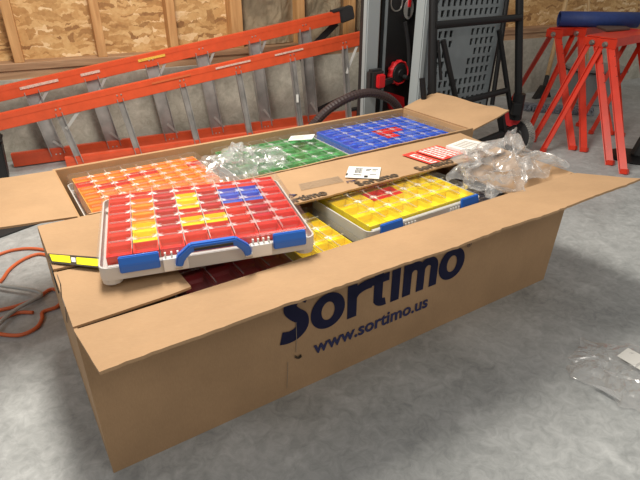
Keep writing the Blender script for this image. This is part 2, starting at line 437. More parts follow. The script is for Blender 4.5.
HB = .41; WB = .53; LB = 1.553; FL = .04
box1 = thing('cardboard_box', 'long open cardboard shipping box in front with large blue lettering on its side', 'box', A0, group='long cardboard boxes')
bm = NB(); box_body(bm, 0, LB, 0, WB, HB, FL, bulge=.004); obj('body', fixn(bm), M['card'], box1, True)
bm = NB()
sheet(bm, B(0.0, -.004, HB), B(LB + FL, -.004, HB), B(LB + FL + .012, -.205, HB + .042), B(.012, -.2, HB + .040), nx=110, ny=8, rag=.006, warp=.010, seed=3)
obj('flap', fixn(bm), M['card'], box1, True)
bm = NB()      # left short flap folded shut, split by a crease at the tape
sheet(bm, B(0, .012, HB + .001), B(0, .255, HB - .001), B(.245, .255, HB - .010), B(.243, .014, HB + .006), nx=14, ny=14, warp=.006, seed=9)
sheet(bm, B(0.001, .262, HB + .004), B(.001, WB - .003, HB + .004), B(.25, WB - .003, HB + .002), B(.245, .262, HB - .006), nx=14, ny=14, warp=.004, seed=12)
obj('flap', fixn(bm), M['card'], box1, True)
bm = NB()      # long rear flap folded in over the contents
sheet(bm, B(LB + .03, WB - .008, HB + .007), B(.255, WB - .008, HB + .007), B(.255, .272, HB + .010), B(LB + .01, .272, HB + .003), nx=60, ny=8, rag=.004, warp=.004, seed=21)
flapb = obj('flap', fixn(bm), M['card'], box1, True)
bm = NB()      # right short flap folded in under it
sheet(bm, B(LB + FL - .006, .010, HB - .003), B(LB + FL - .006, .50, HB - .003), B(LB - .20, .50, HB - .045), B(LB - .20, .010, HB - .045), nx=14, ny=14, warp=.006, seed=31)
obj('flap', fixn(bm), M['card'], box1, True)
def quad_from_px(px, z): # corners measured on the flap's own plane
    return [((atz(x, y, z) - A0).dot(U), (atz(x, y, z) - A0).dot(W)) for x, y in px]
ZS = HB + .0135
def sub(q, a, b):  # bilinear point in quad
    (x0, y0), (x1, y1), (x2, y2), (x3, y3) = q
    return ((x0 * (1 - a) + x1 * a) * (1 - b) + (x3 * (1 - a) + x2 * a) * b, (y0 * (1 - a) + y1 * a) * (1 - b) + (y3 * (1 - a) + y2 * a) * b)
def bars(bm, q, cells, z, mi=0):
    for a0, a1, b0, b1 in cells: patch(bm, [sub(q, a0, b0), sub(q, a1, b0), sub(q, a1, b1), sub(q, a0, b1)], z, .0005, mi)
def patch(bm, pts, z, h=.0012, mi=0):
    hexa(bm, [B(s, t, z) for s, t in pts] + [B(s, t, z + h) for s, t in pts], mi)
# hazard tape left on the seam
bm = NB()
def patch(bm, pts, z, h=.0012, mi=0):
    hexa(bm, [B(s, t, z) for s, t in pts] + [B(s, t, z + h) for s, t in pts], mi)
ZT = HB + .0105
TQ = quad_from_px([(51.5, 263), (99, 268), (101, 257.5), (47.5, 253.5)], HB + .0105)
bars(bm, TQ, [(0, 1, 0, 1)], ZT, 0)
for cc in ((.03, .42, .18, .88), (.54, .97, .12, .80)): bars(bm, TQ, [cc], ZT + .0006, 1)
bars(bm, TQ, [(.44, .52, .3, .75)], ZT + .0006, 2)
hexa(bm, [B(-.002, .247, .36), B(0.0, .247, .36), B(0, .290, .37), B(-.002, .290, .37), B(-.002, .247, HB + .011), B(0, .247, HB + .011), B(0, .290, HB + .011), B(-.002, .290, HB + .011)], 0)
obj('tape', fixn(bm), [M['tapek'], M['tapey'], M['paper']], box1, True, label='yellow and black sealing tape')
# torn tape printed with the maker's name along the rear flap's edge
for k, s in enumerate((.61, .89, 1.14)):
    bm = text_bm('Sortimo', .050, bold=.0016)
    place(bm, B(s, .278, HB + .0135), U, W); obj('tape_lettering', bm, M['tapeb'], flapb, True)
# big logo
def poly(bm, pts, mi=0):
    pts = [V(p) for p in pts]; f = bm.faces.new([bm.verts.new((p.x, p.y, 0)) for p in pts]); f.material_index = mi
def ring(bm, cx, cy, rx, ry, ix, iy, a0=0, a1=360, n=40, oy=0):
    prev = None
    for k in range(n + 1):
        a = math.radians(a0 + (a1 - a0) * k / n)
        o = bm.verts.new((cx + rx * math.cos(a), cy + ry * math.sin(a), 0)); i = bm.verts.new((cx + ix * math.cos(a), cy + oy + iy * math.sin(a), 0))
        if prev: bm.faces.new((prev[1], prev[0], o, i))
        prev = (o, i)
def stroke(bm, pts, w):
    pts = catmull([V((*p, 0)) for p in pts], 8); prev = None
    for i, p in enumerate(pts):
        d = (pts[min(i + 1, len(pts) - 1)] - pts[max(i - 1, 0)]).normalized(); nn = V((-d.y, d.x, 0)) * w / 2
        a, b = bm.verts.new(p + nn), bm.verts.new(p - nn)
        if prev: bm.faces.new((prev[0], prev[1], b, a))
        prev = (a, b)
def rect(bm, x0, x1, y0, y1): poly(bm, [(x0, y0), (x1, y0), (x1, y1), (x0, y1)])
bm = NB(); X = .112; C = .155
stroke(bm, [(.083, .128), (.06, .139), (.035, .130), (.026, .108), (.040, .086), (.060, .066), (.062, .040), (.045, .022), (.020, .017), (-.004, .022)], .040)
ring(bm, .146, .056, .057, .058, .022, .030)
rect(bm, .212, .245, 0, X); ring(bm, .285, .060, .073, .052, .040, .020, 90, 180, 16); rect(bm, .283, .298, .080, .112)
rect(bm, .306, .339, .022, .150); rect(bm, .293, .362, .084, .112); ring(bm, .348, .030, .042, .030, .009, .003, 180, 280, 12)
rect(bm, .372, .405, 0, X); ring(bm, .3885, .136, .019, .019, 0, 0, n=20)
rect(bm, .418, .451, 0, X); rect(bm, .474, .505, 0, .075); rect(bm, .528, .560, 0, .075)
ring(bm, .4625, .072, .0425, .041, .0115, .012, 0, 180, 20); ring(bm, .5175, .072, .0425, .041, .0125, .012, 0, 180, 20)
ring(bm, .622, .056, .057, .058, .022, .030)
ring(bm, .692, .106, .010, .010, .0082, .0082, n=20)
rect(bm, .6885, .6905, .101, .111); rect(bm, .6905, .694, .1095, .111); rect(bm, .6905, .694, .1055, .107); rect(bm, .6935, .695, .1055, .111); poly(bm, [(.6905, .1055), (.6925, .1055), (.6955, .101), (.6935, .101)])
bmesh.ops.solidify(bm, geom=bm.faces[:], thickness=.0006)
bmesh.ops.scale(bm, vec=(.945, .95, 1), verts=bm.verts)
place(bm, B(.451, -.0052, .181), U, Z); obj('printed_logo', fixn(bm), M['navy'], box1, True, label='large dark blue printed lettering')
bm = text_bm('www.sortimo.us', .060, bold=.0013)
xs = [v.co.x for v in bm.verts]; k = .412 / (max(xs) - min(xs)); bmesh.ops.scale(bm, vec=(k, k, 1), verts=bm.verts)
place(bm, B(.545, -.0052, .108), U, Z); obj('printed_address', bm, M['navy'], box1, True, label='small dark blue web address')
# scuffs and creases in the board
def fpt(x, y): return atp(x, y, A0 - W * .006, W)
bm = NB(); P = [fpt(*p) for p in ((295, 355), (298, 357), (301, 354), (302, 357), (299, 359), (295, 358))]
f = bm.faces.new([bm.verts.new(p) for p in P]); bmesh.ops.solidify(bm, geom=[f], thickness=.0006); obj('scuff', fixn(bm), M['tapeb'], box1, True, label='dark scuffed hole')
bm = NB()
for a_, b_ in (((296, 322), (296.6, 338)), ((296.6, 338), (296, 352)), ((288, 362), (287, 388))):
    bar(bm, fpt(*a_), fpt(*b_), .0012, .0008, W)
obj('crease', fixn(bm), M['inkg'], box1, True)
def lpt(x, y): return atp(x, y, A0 - U * .003, U)
bm = NB(); seq = [(57.5, 276), (60.5, 284), (61.5, 296), (65.5, 308), (67, 322)]
for k, (a_, b_) in enumerate(zip(seq, seq[1:])): bar(bm, lpt(*a_), lpt(*b_), .004 if k % 2 else .007, .0012, U)
obj('tear', fixn(bm), M['tapeb'], box1, True, label='ragged dark tear down the end panel')
# stickers on the rear flap
def sticker(name, pts, mat, lab, rows=None, z=HB + .0135, par=None):
    bm = NB(); patch(bm, pts, z, .0008)
    o = obj(name, fixn(bm), mat, par or box1, True, label=lab); return o
q = quad_from_px([(345, 177.5), (379, 179), (381, 167.5), (349, 166.5)], ZS)
o = sticker('shipping_label', q, M['paper'], 'white barcode label', par=flapb)
bm = NB(); cells = [(.24 + k * .022, .24 + k * .022 + random.choice((.008, .013)), .4, .88) for k in range(10)]
cells += [(.56, .72, .74, .80), (.56, .68, .62, .67), (.75, .92, .74, .79), (.75, .88, .62, .66), (.22, .46, .22, .28), (.55, .66, .05, .22), (.7, .9, .3, .34), (0, .05, .15, .35)]
bars(bm, q, cells, ZS + .0009); obj('barcode_print', fixn(bm), M['ink'], o, True)
q = quad_from_px([(402, 155), (430, 164), (441, 161.5), (413, 151.8)], ZS)
o = sticker('fragile_label', q, M['redlab'], 'red and white warning sticker', par=flapb)
bm = NB(); bars(bm, q, [(.18, .98, .22, .72)], ZS + .0009); wp = obj('white_band', fixn(bm), M['paper'], o, True)
e = V(sub(q, 1, .25)) - V(sub(q, 0, .25)); ex = (U * e.x + W * e.y).normalized()
bm = text_bm('FRAGILE', .030, .0008); xs = [v.co.x for v in bm.verts]; kk = .70 * e.length / (max(xs) - min(xs)); bmesh.ops.scale(bm, vec=(kk, kk, 1), verts=bm.verts)
p = sub(q, .24, .33); place(bm, B(p[0], p[1], ZS + .0018), ex, Z.cross(ex)); obj('label_lettering', bm, M['redlab'], o, True)
q = quad_from_px([(415, 151.5), (443, 160), (465, 153), (437, 145.5)], ZS)
o = sticker('warning_label', q, M['redlab'], 'red sticker with lines of white print', par=flapb)
bm = NB(); cells = []
for r in range(5):
    x = .06
    while x < .88:
        w_ = random.uniform(.05, .14); cells.append((x, min(.93, x + w_), .08 + r * .17, .08 + r * .17 + .10)); x += w_ + .025
bars(bm, q, cells, ZS + .0009); obj('label_print', fixn(bm), M['paper'], o, True)
q = quad_from_px([(446, 145.5), (468, 151.5), (490, 143.5), (465, 138.5)], ZS + .012)
bm = NB(); patch(bm, q, ZS - .0005, .012); o = obj('document_pouch', fixn(bm), M['paper'], flapb, True, label='white document pouch with printed lines')
bm = NB(); bars(bm, q, [(.15, .75, .2 + k * .13, .23 + k * .13) for k in range(5)] + [(.85, .93, .1, .2)], ZS + .0118); obj('label_print', fixn(bm), M['inkg'], o, True)
q = [(.715, .345), (.875, .335), (.885, .385), (.735, .395)]
bm = NB(); bars(bm, q, [(.02 + .1 * random.random() * 0, .98, .04 + k * .11, .08 + k * .11) for k in range(9)], HB + .0125); obj('printed_notes', fixn(bm), M['inkg'], flapb, True)
for qx in ([(289, 194), (297.5, 194), (291, 197.5), (289, 197)], [(346, 181), (358, 179), (351, 182), (347, 182.5)]):
    q = quad_from_px(qx, ZS); bm = NB()
    bars(bm, q, [(0, 1, 0, .3), (.8, 1, 0, .95), (0, .35, .7, 1)], HB + .0125); obj('printed_arrow', fixn(bm), M['navy'], flapb, True)

# rear box
S2, E2, T0, T1, H2 = .105, 1.675, .548, 1.0, .405
box2 = thing('cardboard_box', 'long open cardboard box standing behind the lettered one, near the ladder', 'box', B(S2, T0, 0), group='long cardboard boxes')
bm = NB(); box_body(bm, S2, E2, T0, T1, H2, .015); obj('body', fixn(bm), M['cardin'], box2, True)
bm = NB(); sheet(bm, B(E2 + .015, T0, H2 + .003), B(E2 + .015, T1, H2 + .003), B(E2 + .235, T1 + .012, H2 + .052), B(E2 + .228, T0 + .0, H2 + .052), nx=20, ny=14, warp=.012, seed=41)
obj('flap', fixn(bm), M['card'], box2, True)
bm = NB(); sheet(bm, B(S2, T1 - .02, H2 + .003), B(S2, T0 + .0, H2 + .003), B(S2 - .245, T0 - .01, H2 + .028), B(S2 - .245, T1 - .02, H2 + .010), nx=20, ny=14, warp=.010, seed=47)
obj('flap', fixn(bm), M['card'], box2, True)
bm = NB(); sheet(bm, B(S2, T1 + .005, H2), B(E2 + .01, T1 + .005, H2), B(E2 + .01, T1 + .035, H2 - .22), B(S2, T1 + .035, H2 - .22), nx=40, ny=6, warp=.008, seed=51)
obj('flap', fixn(bm), M['card'], box2, True)
bm = NB(); sheet(bm, B(S2 + .01, T0 + .010, H2 - .1), B(E2 + .005, T0 + .010, H2 - .1), B(E2 + .005, T0 - .001, H2 + .016), B(S2 + .03, T0 - .001, H2 + .006), nx=60, ny=6, warp=.003, rag=.003, seed=57)
obj('liner', fixn(bm), M['card'], box2, True)

# ------------------------------------------------------------------ compartment cases
BINM = {}
def bin_mesh(w, d, h, key):
    kk = (round(w, 4), round(d, 4), round(h, 4), key)
    if kk in BINM: return BINM[kk]
    bm = NB(); t = .0022
    o = [(-w / 2, -d / 2), (w / 2, -d / 2), (w / 2, d / 2), (-w / 2, d / 2)]; i = [(a - math.copysign(t, a), b - math.copysign(t, b)) for a, b in o]
    f = [(a * .84, b * .84) for a, b in i]
    L = [[bm.verts.new((*p, z)) for p in q] for q, z in ((o, 0), (o, h), (i, h), (i, h * .74), (f, h * .62))]
    bm.faces.new(L[0][::-1]); bm.faces.new(L[4])
    for a, b in zip(L, L[1:]):
        for k in range(4): bm.faces.new((a[k], a[(k + 1) % 4], b[(k + 1) % 4], b[k]))
    BINM[kk] = mesh_from(bm, 'bin', BIN[key]); return BINM[kk]
def rbox_shell(bm, w, d, z0, z1, r, t, closed_top, mi=0, taper=0.0):
    """rounded rectangular shell (walls of thickness t, floor or lid)"""
    def loop(o, z):
        pts = []
        for cx, cy, a0 in ((w / 2 - r, -d / 2 + r, -90), (w / 2 - r, d / 2 - r, 0), (-w / 2 + r, d / 2 - r, 90), (-w / 2 + r, -d / 2 + r, 180)):
            for k in range(5):
                a = math.radians(a0 + 22.5 * k); rr = max(r - o, .001); pts.append(bm.verts.new((cx + rr * math.cos(a), cy + rr * math.sin(a), z)))
        return pts
    if closed_top: L = [loop(0, z0), loop(0, z1 - .006), loop(.0045, z1)]
    else: L = [loop(t, z0 + t), loop(t, z1), loop(0, z1), loop(0, z0)]
    if closed_top:
        bm.faces.new(L[-1]).material_index = mi
    for a, b in zip(L, L[1:]):
        n = len(a)
        for k in range(n): bm.faces.new((a[k], a[(k + 1) % n], b[(k + 1) % n], b[k]) if closed_top else (b[k], b[(k + 1) % n], a[(k + 1) % n], a[k])).material_index = mi
    if not closed_top:
        bm.faces.new(L[0]).material_index = mi; bm.faces.new(L[3][::-1]).material_index = mi

def make_case(label, loc, yaw, grid, Wd=.49, Dp=.385, Hh=.088, tilt=(0, 0), base='base', handle=True, front=True, colw=None, stars='all', group='compartment cases', hbf=.60):
    """grid: rows from back to front, one letter per bin; a digit after gives span"""
    root = thing('organizer_case', label, 'storage case', loc, 0, group, rot=(tilt[0], tilt[1], yaw))
    hb = Hh * hbf
    bm = NB(); rbox_shell(bm, Wd, Dp, .012, hb, .022, .004, False)
    for sx in (-1, 1):
        for sy in (-1, 1): cyl(bm, V((sx * (Wd / 2 - .024), sy * (Dp / 2 - .024), 0)), V((sx * (Wd / 2 - .024), sy * (Dp / 2 - .024), hb * .55)), .0225, 14, r2=.0245)
    box(bm, (0, -Dp / 2 + .008, hb - .003), (Wd - .04, .012, .006)); box(bm, (0, Dp / 2 - .008, hb - .003), (Wd - .04, .012, .006))
    obj('base', fixn(bm), M[base], root)
    bm = NB(); rbox_shell(bm, Wd + .002, Dp + .002, hb - .004, hb + .006, .023, .003, False)   # lid's lower rim
    lid = NB(); rbox_shell(lid, Wd - .002, Dp - .002, hb + .004, Hh, .022, .003, True)
    bm.free()
    rows, cols = len(grid), len(grid[0])
    cw, rd = (Wd - .036) / cols, (Dp - .036) / rows
    for j in range(rows + 1):
        for i in range(cols + 1):
            if 0 < i < cols and 0 < j < rows and (stars == 'all' or (i + j * 2) % 3 == 0):
                x, y = -Wd / 2 + .018 + i * cw, Dp / 2 - .018 - j * rd
                n = 12; c = lid.verts.new((x, y, Hh + .0045)); rg = []
                for k in range(n):
                    rr = (.0155 if k % 2 else .0085); a = 2 * PI * k / n
                    rg.append(lid.verts.new((x + rr * math.cos(a), y + rr * math.sin(a), Hh + .0006)))
                for k in range(n): lid.faces.new((rg[k], rg[(k + 1) % n], c)).material_index = 1
    for j in range(1, rows): box(lid, (0, Dp / 2 - .018 - j * rd, Hh - .0015), (Wd - .05, .0022, .003), 1)
    for i in range(1, cols): box(lid, (-Wd / 2 + .018 + i * cw, 0, Hh - .0015), (.0022, Dp - .05, .003), 1)
    obj('lid', lid, [M['lid'], M['star']], root)
    for j, row in enumerate(grid):
        i = 0
        while i < cols:
            span = 1
            w_ = cw * span - .0025
            me = bin_mesh(w_, rd - .0025, Hh * .84 - .020, row[i])
            o = bpy.data.objects.new('bin', me); COL.objects.link(o); o.parent = root
            o.location = (-Wd / 2 + .018 + (i + span / 2) * cw, Dp / 2 - .018 - (j + .5) * rd, .020)
            i += span
    y = -Dp / 2
    if front:
        for a, b in ((.09, .262), (.785, .945)):
            x0, x1 = -Wd / 2 + Wd * a, -Wd / 2 + Wd * b
            bm = NB()
            P = [(y - .001, Hh * .40), (y - .009, Hh * .42), (y - .010, Hh * .68), (y - .004, Hh * .93), (y + .004, Hh * .93), (y + .001, Hh * .5)]
            va = [bm.verts.new((x0, *p)) for p in P]; vb = [bm.verts.new((x1, *p)) for p in P]
            for k in range(6): bm.faces.new((va[k], va[(k + 1) % 6], vb[(k + 1) % 6], vb[k]))
            bm.faces.new(va[::-1]); bm.faces.new(vb)
            bmesh.ops.bevel(bm, geom=bm.edges[:], offset=.002, segments=2, affect='EDGES')
            obj('latch', fixn(bm), M['blue'], root, label='blue latch')
        for a, b in ((.275, .385), (.675, .775)):
            x0, x1 = -Wd / 2 + Wd * a, -Wd / 2 + Wd * b
            bm = NB(); box(bm, ((x0 + x1) / 2, y - .003, .034), (x1 - x0, .016, .032), 0, .003)
            for k in range(4): box(bm, (x0 + (k + .5) * (x1 - x0) / 4, y - .002, .056), (.004, .006, .012), 0)
            obj('handle_mount', fixn(bm), M['white'], root)
    if handle == 'stub':
        for sx in (-1, 1):
            bm = NB(); box(bm, (sx * .085, y - .012, .034), (.014, .016, .024), 0, .003); obj('handle_end', bm, M['blue'], root)
    elif handle:
        bm = NB()
        pts = [V((-.078, y - .012, .030)), V((-.072, y - .018, .054)), V((-.048, y - .024, .078)), V((.048, y - .024, .078)), V((.072, y - .018, .054)), V((.078, y - .012, .030))]
        wd = [.016, .020, .019, .019, .020, .016]
        prev = None
        for i, p in enumerate(pts):
            d = (pts[min(i + 1, 5)] - pts[max(i - 1, 0)]).normalized(); nn = V((-d.z, 0, d.x)) * wd[i] / 2
            q = [bm.verts.new(p + nn + V((0, s * .008, 0))) for s in (-1, 1)] + [bm.verts.new(p - nn + V((0, s * .008, 0))) for s in (1, -1)]
            if prev:
                for k in range(4): bm.faces.new((prev[k], prev[(k + 1) % 4], q[(k + 1) % 4], q[k]))
            else: bm.faces.new(q[::-1])
            prev = q
        bm.faces.new(prev)
        bmesh.ops.bevel(bm, geom=bm.edges[:], offset=.003, segments=2, affect='EDGES')
        g = obj('handle', fixn(bm), M['blue'], root, label='blue carrying handle')
        bm = NB(); box(bm, (0, y - .033, .076), (.085, .004, .007), 0, .0015); obj('grip_insert', fixn(bm), M['black'], g)
        for sx in (-1, 1):
            bm = NB(); cyl(bm, V((sx * .078 - .008, y - .012, .029)), V((sx * .078 + .008, y - .012, .029)), .006, 12); obj('pivot', fixn(bm), M['alul'], root)
    return root

def case_pose(fl, fr, z):
    """front-left and front-right base corners given as box coordinates (s,t)"""
    a, b = B(*fl, z), B(*fr, z); e = (b - a); yaw = math.atan2(e.y, e.x); return (a + b) / 2, yaw, e.length
def put(label, fl, fr, z, grid, Dp=.385, **k):
    c, yaw, w = case_pose(fl, fr, z); nrm = V((-math.sin(yaw), math.cos(yaw), 0))
    return make_case(label, c + nrm * Dp / 2, yaw, grid, Wd=w, Dp=Dp, **k)

RED = ['rrdrrrrr', 'rodydbbr', 'rodydbbr', 'rodrdrdr', 'rydyyrdr', 'ryrrrrrr', 'rrrrrrrr']
put('red-filled clear-lidded case with blue handle lying on top of the front box', (.078, .115), (.553, -.004), HB + .012, RED, Dp=.392, Hh=.072)
put('yellow-filled clear-lidded case with two red bins in the front box', (.765, .062), (1.225, .072), .318, ['yrryyyy'[:7], 'yyyyyyy', 'yyyyyyy'][:3] if 0 else ['yyyyyyy', 'yyrryyy', 'yyyyyyy', 'yyyyyyy'], Dp=.30, handle='stub', base='base', hbf=.76)
put('yellow case sunk deep in the front box beside the red one', (.545, .035), (.745, .035), .285, ['yyy', 'yyy', 'yyy', 'yyy'], Dp=.30, handle=False, front=False)
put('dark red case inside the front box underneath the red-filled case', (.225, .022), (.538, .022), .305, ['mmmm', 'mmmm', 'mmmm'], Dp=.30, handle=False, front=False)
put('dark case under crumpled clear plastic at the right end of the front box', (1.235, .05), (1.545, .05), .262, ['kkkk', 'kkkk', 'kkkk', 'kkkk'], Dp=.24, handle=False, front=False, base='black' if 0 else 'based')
ZC = .303
ORA = ['oooooooo', 'roorroor', 'orrooooo', 'oooooooo', 'oooooooo', 'oooooooo', 'oooooooo']
put('orange-filled clear-lidded case at the left end of the rear box', (.135, .578), (.612, .578), ZC, ORA, Dp=.398, handle=False)
put('green-filled clear-lidded case in the middle of the rear box', (.665, .578), (1.130, .578), ZC, ['gggggg'] * 5, Dp=.398, handle=False)
put('blue-filled clear-lidded case with red middle bins in the rear box', (1.14, .578), (1.66, .578), ZC + .006, ['bbbbbbb', 'bbbbbbb', 'bbbrrbb', 'bbbrbbb', 'bbbbbbb', 'bbbbbbb'], Dp=.398, handle=False)
# papers on the green case
g0 = thing('paper_slip', 'small white paper slip lying on the green-filled case', 'paper', B(1.0, .93, ZC + .091))
bm = NB(); P = [atz(x, y, ZC + .093) for x, y in ((288, 141), (291, 136.5), (315, 134.5), (312, 139.5))]
hexa(bm, P + [p + Z * .002 for p in P]); obj('sheet', fixn(bm), M['paper'], g0, True)
bm = NB()
for k in range(4):
    a, b, c = P[1].lerp(P[0], .2 + .18 * k), P[2].lerp(P[3], .2 + .18 * k), (P[0] - P[1]) * .04
    a2 = a.lerp(b, .12); b2 = a.lerp(b, .6); L = [a2, a2 + c, b2 + c, b2]; hexa(bm, [p + Z * .002 for p in L] + [p + Z * .0025 for p in L])
obj('print', fixn(bm), M['inkg'], g0, True)

# ------------------------------------------------------------------ crumpled clear film
def film(label, corners, nx, ny, hfun, seed, name='plastic_bag', crumple=.02):
    c0, c1, c2, c3 = corners; bm = NB(); g = []
    for j in range(ny + 1):
        row = []
        for i in range(nx + 1):
            a, b = i / nx, j / ny
            p = (c0 * (1 - a) + c1 * a) * (1 - b) + (c3 * (1 - a) + c2 * a) * b
            q = V((a * 5 + seed, b * 5, seed * .7))
            r1 = 1 - abs(noise.noise(q)) * 2.2; r2 = 1 - abs(noise.noise(q * 2.3 + V((7, 1, 3)))) * 2.2; r3 = noise.noise(q * 5.1) + .6 * abs(noise.noise(q * 9.7))
            e = min(1, 6 * a, 6 * (1 - a), 6 * b, 6 * (1 - b))
            lat = V((noise.noise(q * 1.3 + V((3, 3, 3))), noise.noise(q * 1.3 + V((9, 5, 2))), 0)) * crumple * 2.0
            lat += V((noise.noise(q * .7 + V((1, 8, 3))), noise.noise(q * .7 + V((2, 5, 7))), 0)) * crumple * 2.5
            z = hfun(a, b) + crumple * (.2 + .8 * e) * (.9 * max(0, r1) + .5 * max(0, r2) + .35 * r3)
            row.append(bm.verts.new(p + lat + Z * max(.0005, z)))
        g.append(row)
    for j in range(ny):
        for i in range(nx):
            q = (g[j][i], g[j][i + 1], g[j + 1][i + 1], g[j + 1][i])
            if (i + j) % 2: bm.faces.new((q[0], q[1], q[2])); bm.faces.new((q[0], q[2], q[3]))
            else: bm.faces.new((q[0], q[1], q[3])); bm.faces.new((q[1], q[2], q[3]))
    return bm
bm = film('', (atz(448, 178, .41), atz(500, 202, .40), atz(562, 162, .42), atz(484, 146, .425)), 70, 60, lambda a, b: .065 * math.exp(-((a - .42) / .22) ** 2 - ((b - .80) / .26) ** 2) + .01 * math.sin(PI * a) * math.sin(PI * b), 2.3, crumple=.032)
solo('plastic_bag', bm, M['film'], 'crumpled clear plastic bag spilling over the right end of the front box', 'plastic bag', 'clear plastic wrappings')
bm = film('', (B(.54, .66, .372), B(.84, .62, .372), B(.90, .92, .375), B(.60, .93, .375)), 60, 46, lambda a, b: .03 * math.sin(PI * a) * math.sin(PI * b), 5.1, crumple=.026)
solo('plastic_bag', bm, M['film'], 'crumpled clear plastic wrap between the orange and green cases', 'plastic bag', 'clear plastic wrappings')
pf = [atz(x, y, 0) for x, y in ((572, 352), (650, 395), (700, 372), (650, 335))]
pf = [atz(566, 372), atz(668, 432), atz(700, 355), atz(578, 342)]
fb = thing('plastic_bag', 'flat clear plastic bag lying on the bare floor at right', 'plastic bag', pf[0], group='clear plastic wrappings')
bm = film('', pf, 44, 34, lambda a, b: .004, 8.8, crumple=.011)
obj('film', bm, M['film'], fb, True)
P = [atz(x, y, .016) for x, y in ((617, 356), (640, 370), (654, 362), (628, 348))]
bm = NB(); hexa(bm, P + [p + Z * .001 for p in P]); obj('sticker', fixn(bm), M['paper'], fb, True, label='white sticker')
P = [atz(x, y, .014) for x, y in ((592, 385), (621, 401), (610, 389), (600, 386))]
bm = NB(); hexa(bm, P + [p + Z * .0008 for p in P]); obj('fold', fixn(bm), M['rim'], fb, True)

# ------------------------------------------------------------------ step ladder lying on its side
lad = thing('step_ladder', 'long orange step ladder lying on its side along the wall', 'ladder', WL(.8, .2, 0))
def LP(x, y, off): return atp(x, y, WL(0, off, 0), N)
def rail(p0, p1, w, dep, flip, lab=None):
    bm = NB(); channel(bm, p0, p1, w, dep, .004, Z, flip)
    d, x, y = frame(p0, p1, Z)
    return obj('rail', fixn(bm), M['orange'], lad, True)
OA, OB = .12, .33
# upper rails
a0, a1 = LP(-120, 121, OA), LP(339, 16.5, OA)
b0, b1 = LP(-120, 149.5, OB), LP(365, 37, OB)
def thickrail(p0, p1, hgt, dep):
    bm = NB(); d, x, y = frame(p0, p1, Z)
    bar(bm, p0 - N * (dep / 2), p1 - N * (dep / 2), .005, hgt, Z, bev=.002)
    for sg in (-1, 1): bar(bm, p0 + y * sg * (hgt / 2 - .003), p1 + y * sg * (hgt / 2 - .003), dep, .006, Z, bev=.002)
    # raised shoulder rib
    bar(bm, p0 + y * hgt * .30 - N * (dep / 2 + .002), p1 + y * hgt * .30 - N * (dep / 2 + .002), .004, hgt * .34, Z, bev=.0015)
    return obj('rail', fixn(bm), M['orange'], lad, True)
r1 = thickrail(a0, a1, .076, .03); r2 = thickrail(b0, b1, .08, .034)
c0, c1 = WL((a0).dot(D) + .14, OA, .045), WL(a1.dot(D) + .15, OA, .045)
c0 = WL(-.32, OA, .045)
thickrail(c0, c1, .076, .03)
d0, d1 = WL(-.05, OB, .045), WL(b1.dot(D) + .12, OB, .045)
thickrail(d0, d1, .08, .034)
def rivets(p, u, nrm, k=2, sp=.022, par=lad):
    bm = NB()
    for i in range(k):
        c = p + u * ((i - (k - 1) / 2) * sp); cyl(bm, c, c + nrm * .004, .0045, 8)
    obj('rivets', fixn(bm), M['rivet'], par, True)
def on_rail(p0, p1, x, off, dy=0):  # point on rail where the pixel column x falls
    # solve by marching
    best = min(range(400), key=lambda i: abs(px(p0.lerp(p1, i / 399))[0] - x)); return p0.lerp(p1, best / 399)
def px(p):
    d = p - CO; zc = d.y * math.cos(TH) - d.z * math.sin(TH); yc = d.y * math.sin(TH) + d.z * math.cos(TH)
    return 320 + F * d.x / zc, 240 - F * yc / zc
ax = (a1 - a0).normalized(); bx = (b1 - b0).normalized()
for x in (31, 90, 150, 200, 253, 303):
    t = on_rail(a0, a1, x, OA); lean = .05 + .0
    btm = WL(t.dot(D) + .055, OA, .05)
    bm = NB(); channel(bm, t - Z * .02, btm, .075, .035, .003, D, 1); channel(bm, t - Z * .02 + N * .045, btm + N * .045, .05, .02, .003, D, 1)
    tr = obj('tread', fixn(bm), M['alu'], lad, True, label='wide grey aluminium tread')
    rivets(t - N * .017, ax, -N, par=tr); rivets(btm - N * .017, D, -N, par=tr)
    if x in (31, 90, 150, 200, 253):
        p0 = t + ax * .085 - Z * .03 - N * .010; p1 = t + (btm - t) * .28 - N * .012
        bm = NB(); bar(bm, p0, p1, .003, .014, D); obj('brace', fixn(bm), M['alul'], tr, True)
    p0 = btm + D * .07 - N * .012; p1 = t + (btm - t) * .80 - N * .012
    bm = NB(); bar(bm, p0, p1, .003, .014, D); obj('brace', fixn(bm), M['alul'], tr, True)
for k, x in enumerate((58, 118, 181, 237, 291, 343)):
    t = on_rail(b0, b1, x, OB); btm = WL(t.dot(D) + .05, OB, .05)
    bm = NB(); channel(bm, t - Z * .02 - N * .008, btm - N * .008, .034, .025, .003, D, 1)
    tr = obj('rung', fixn(bm), M['alu'], lad, True, label='narrow grey aluminium rung')
    rivets(t - N * .019, bx, -N, par=tr)
    if k in (0, 5):
        p0 = t + bx * .10 - Z * .035 - N * .012; p1 = t + (btm - t) * .36 - N * .02
        bm = NB(); bar(bm, p0, p1, .003, .016, D); obj('brace', fixn(bm), M['alul' if k == 0 else 'white'], tr, True)
    if k == 4:
        c = t + (btm - t) * .55 - N * .024; bm = NB(); box(bm, c, (.016, .003, .05)); obj('label_sticker', bm, M['paper'], tr, True)
for (p, q, off, hh) in ((a1, ax, OA, .085), (b1, bx, OB, .06), (c1, D, OA, .085)):
    if off == OB: continue
    bm = NB(); bar(bm, p - q * .0 - Z * .0, p + q * .10 + Z * .012, .06, hh, Z, bev=.008); bar(bm, p - q * .06 + Z * hh * .47, p + q * .05 + Z * hh * .52, .05, .015, Z, bev=.004)
    obj('rubber_foot', fixn(bm), M['rubber'], lad, True)
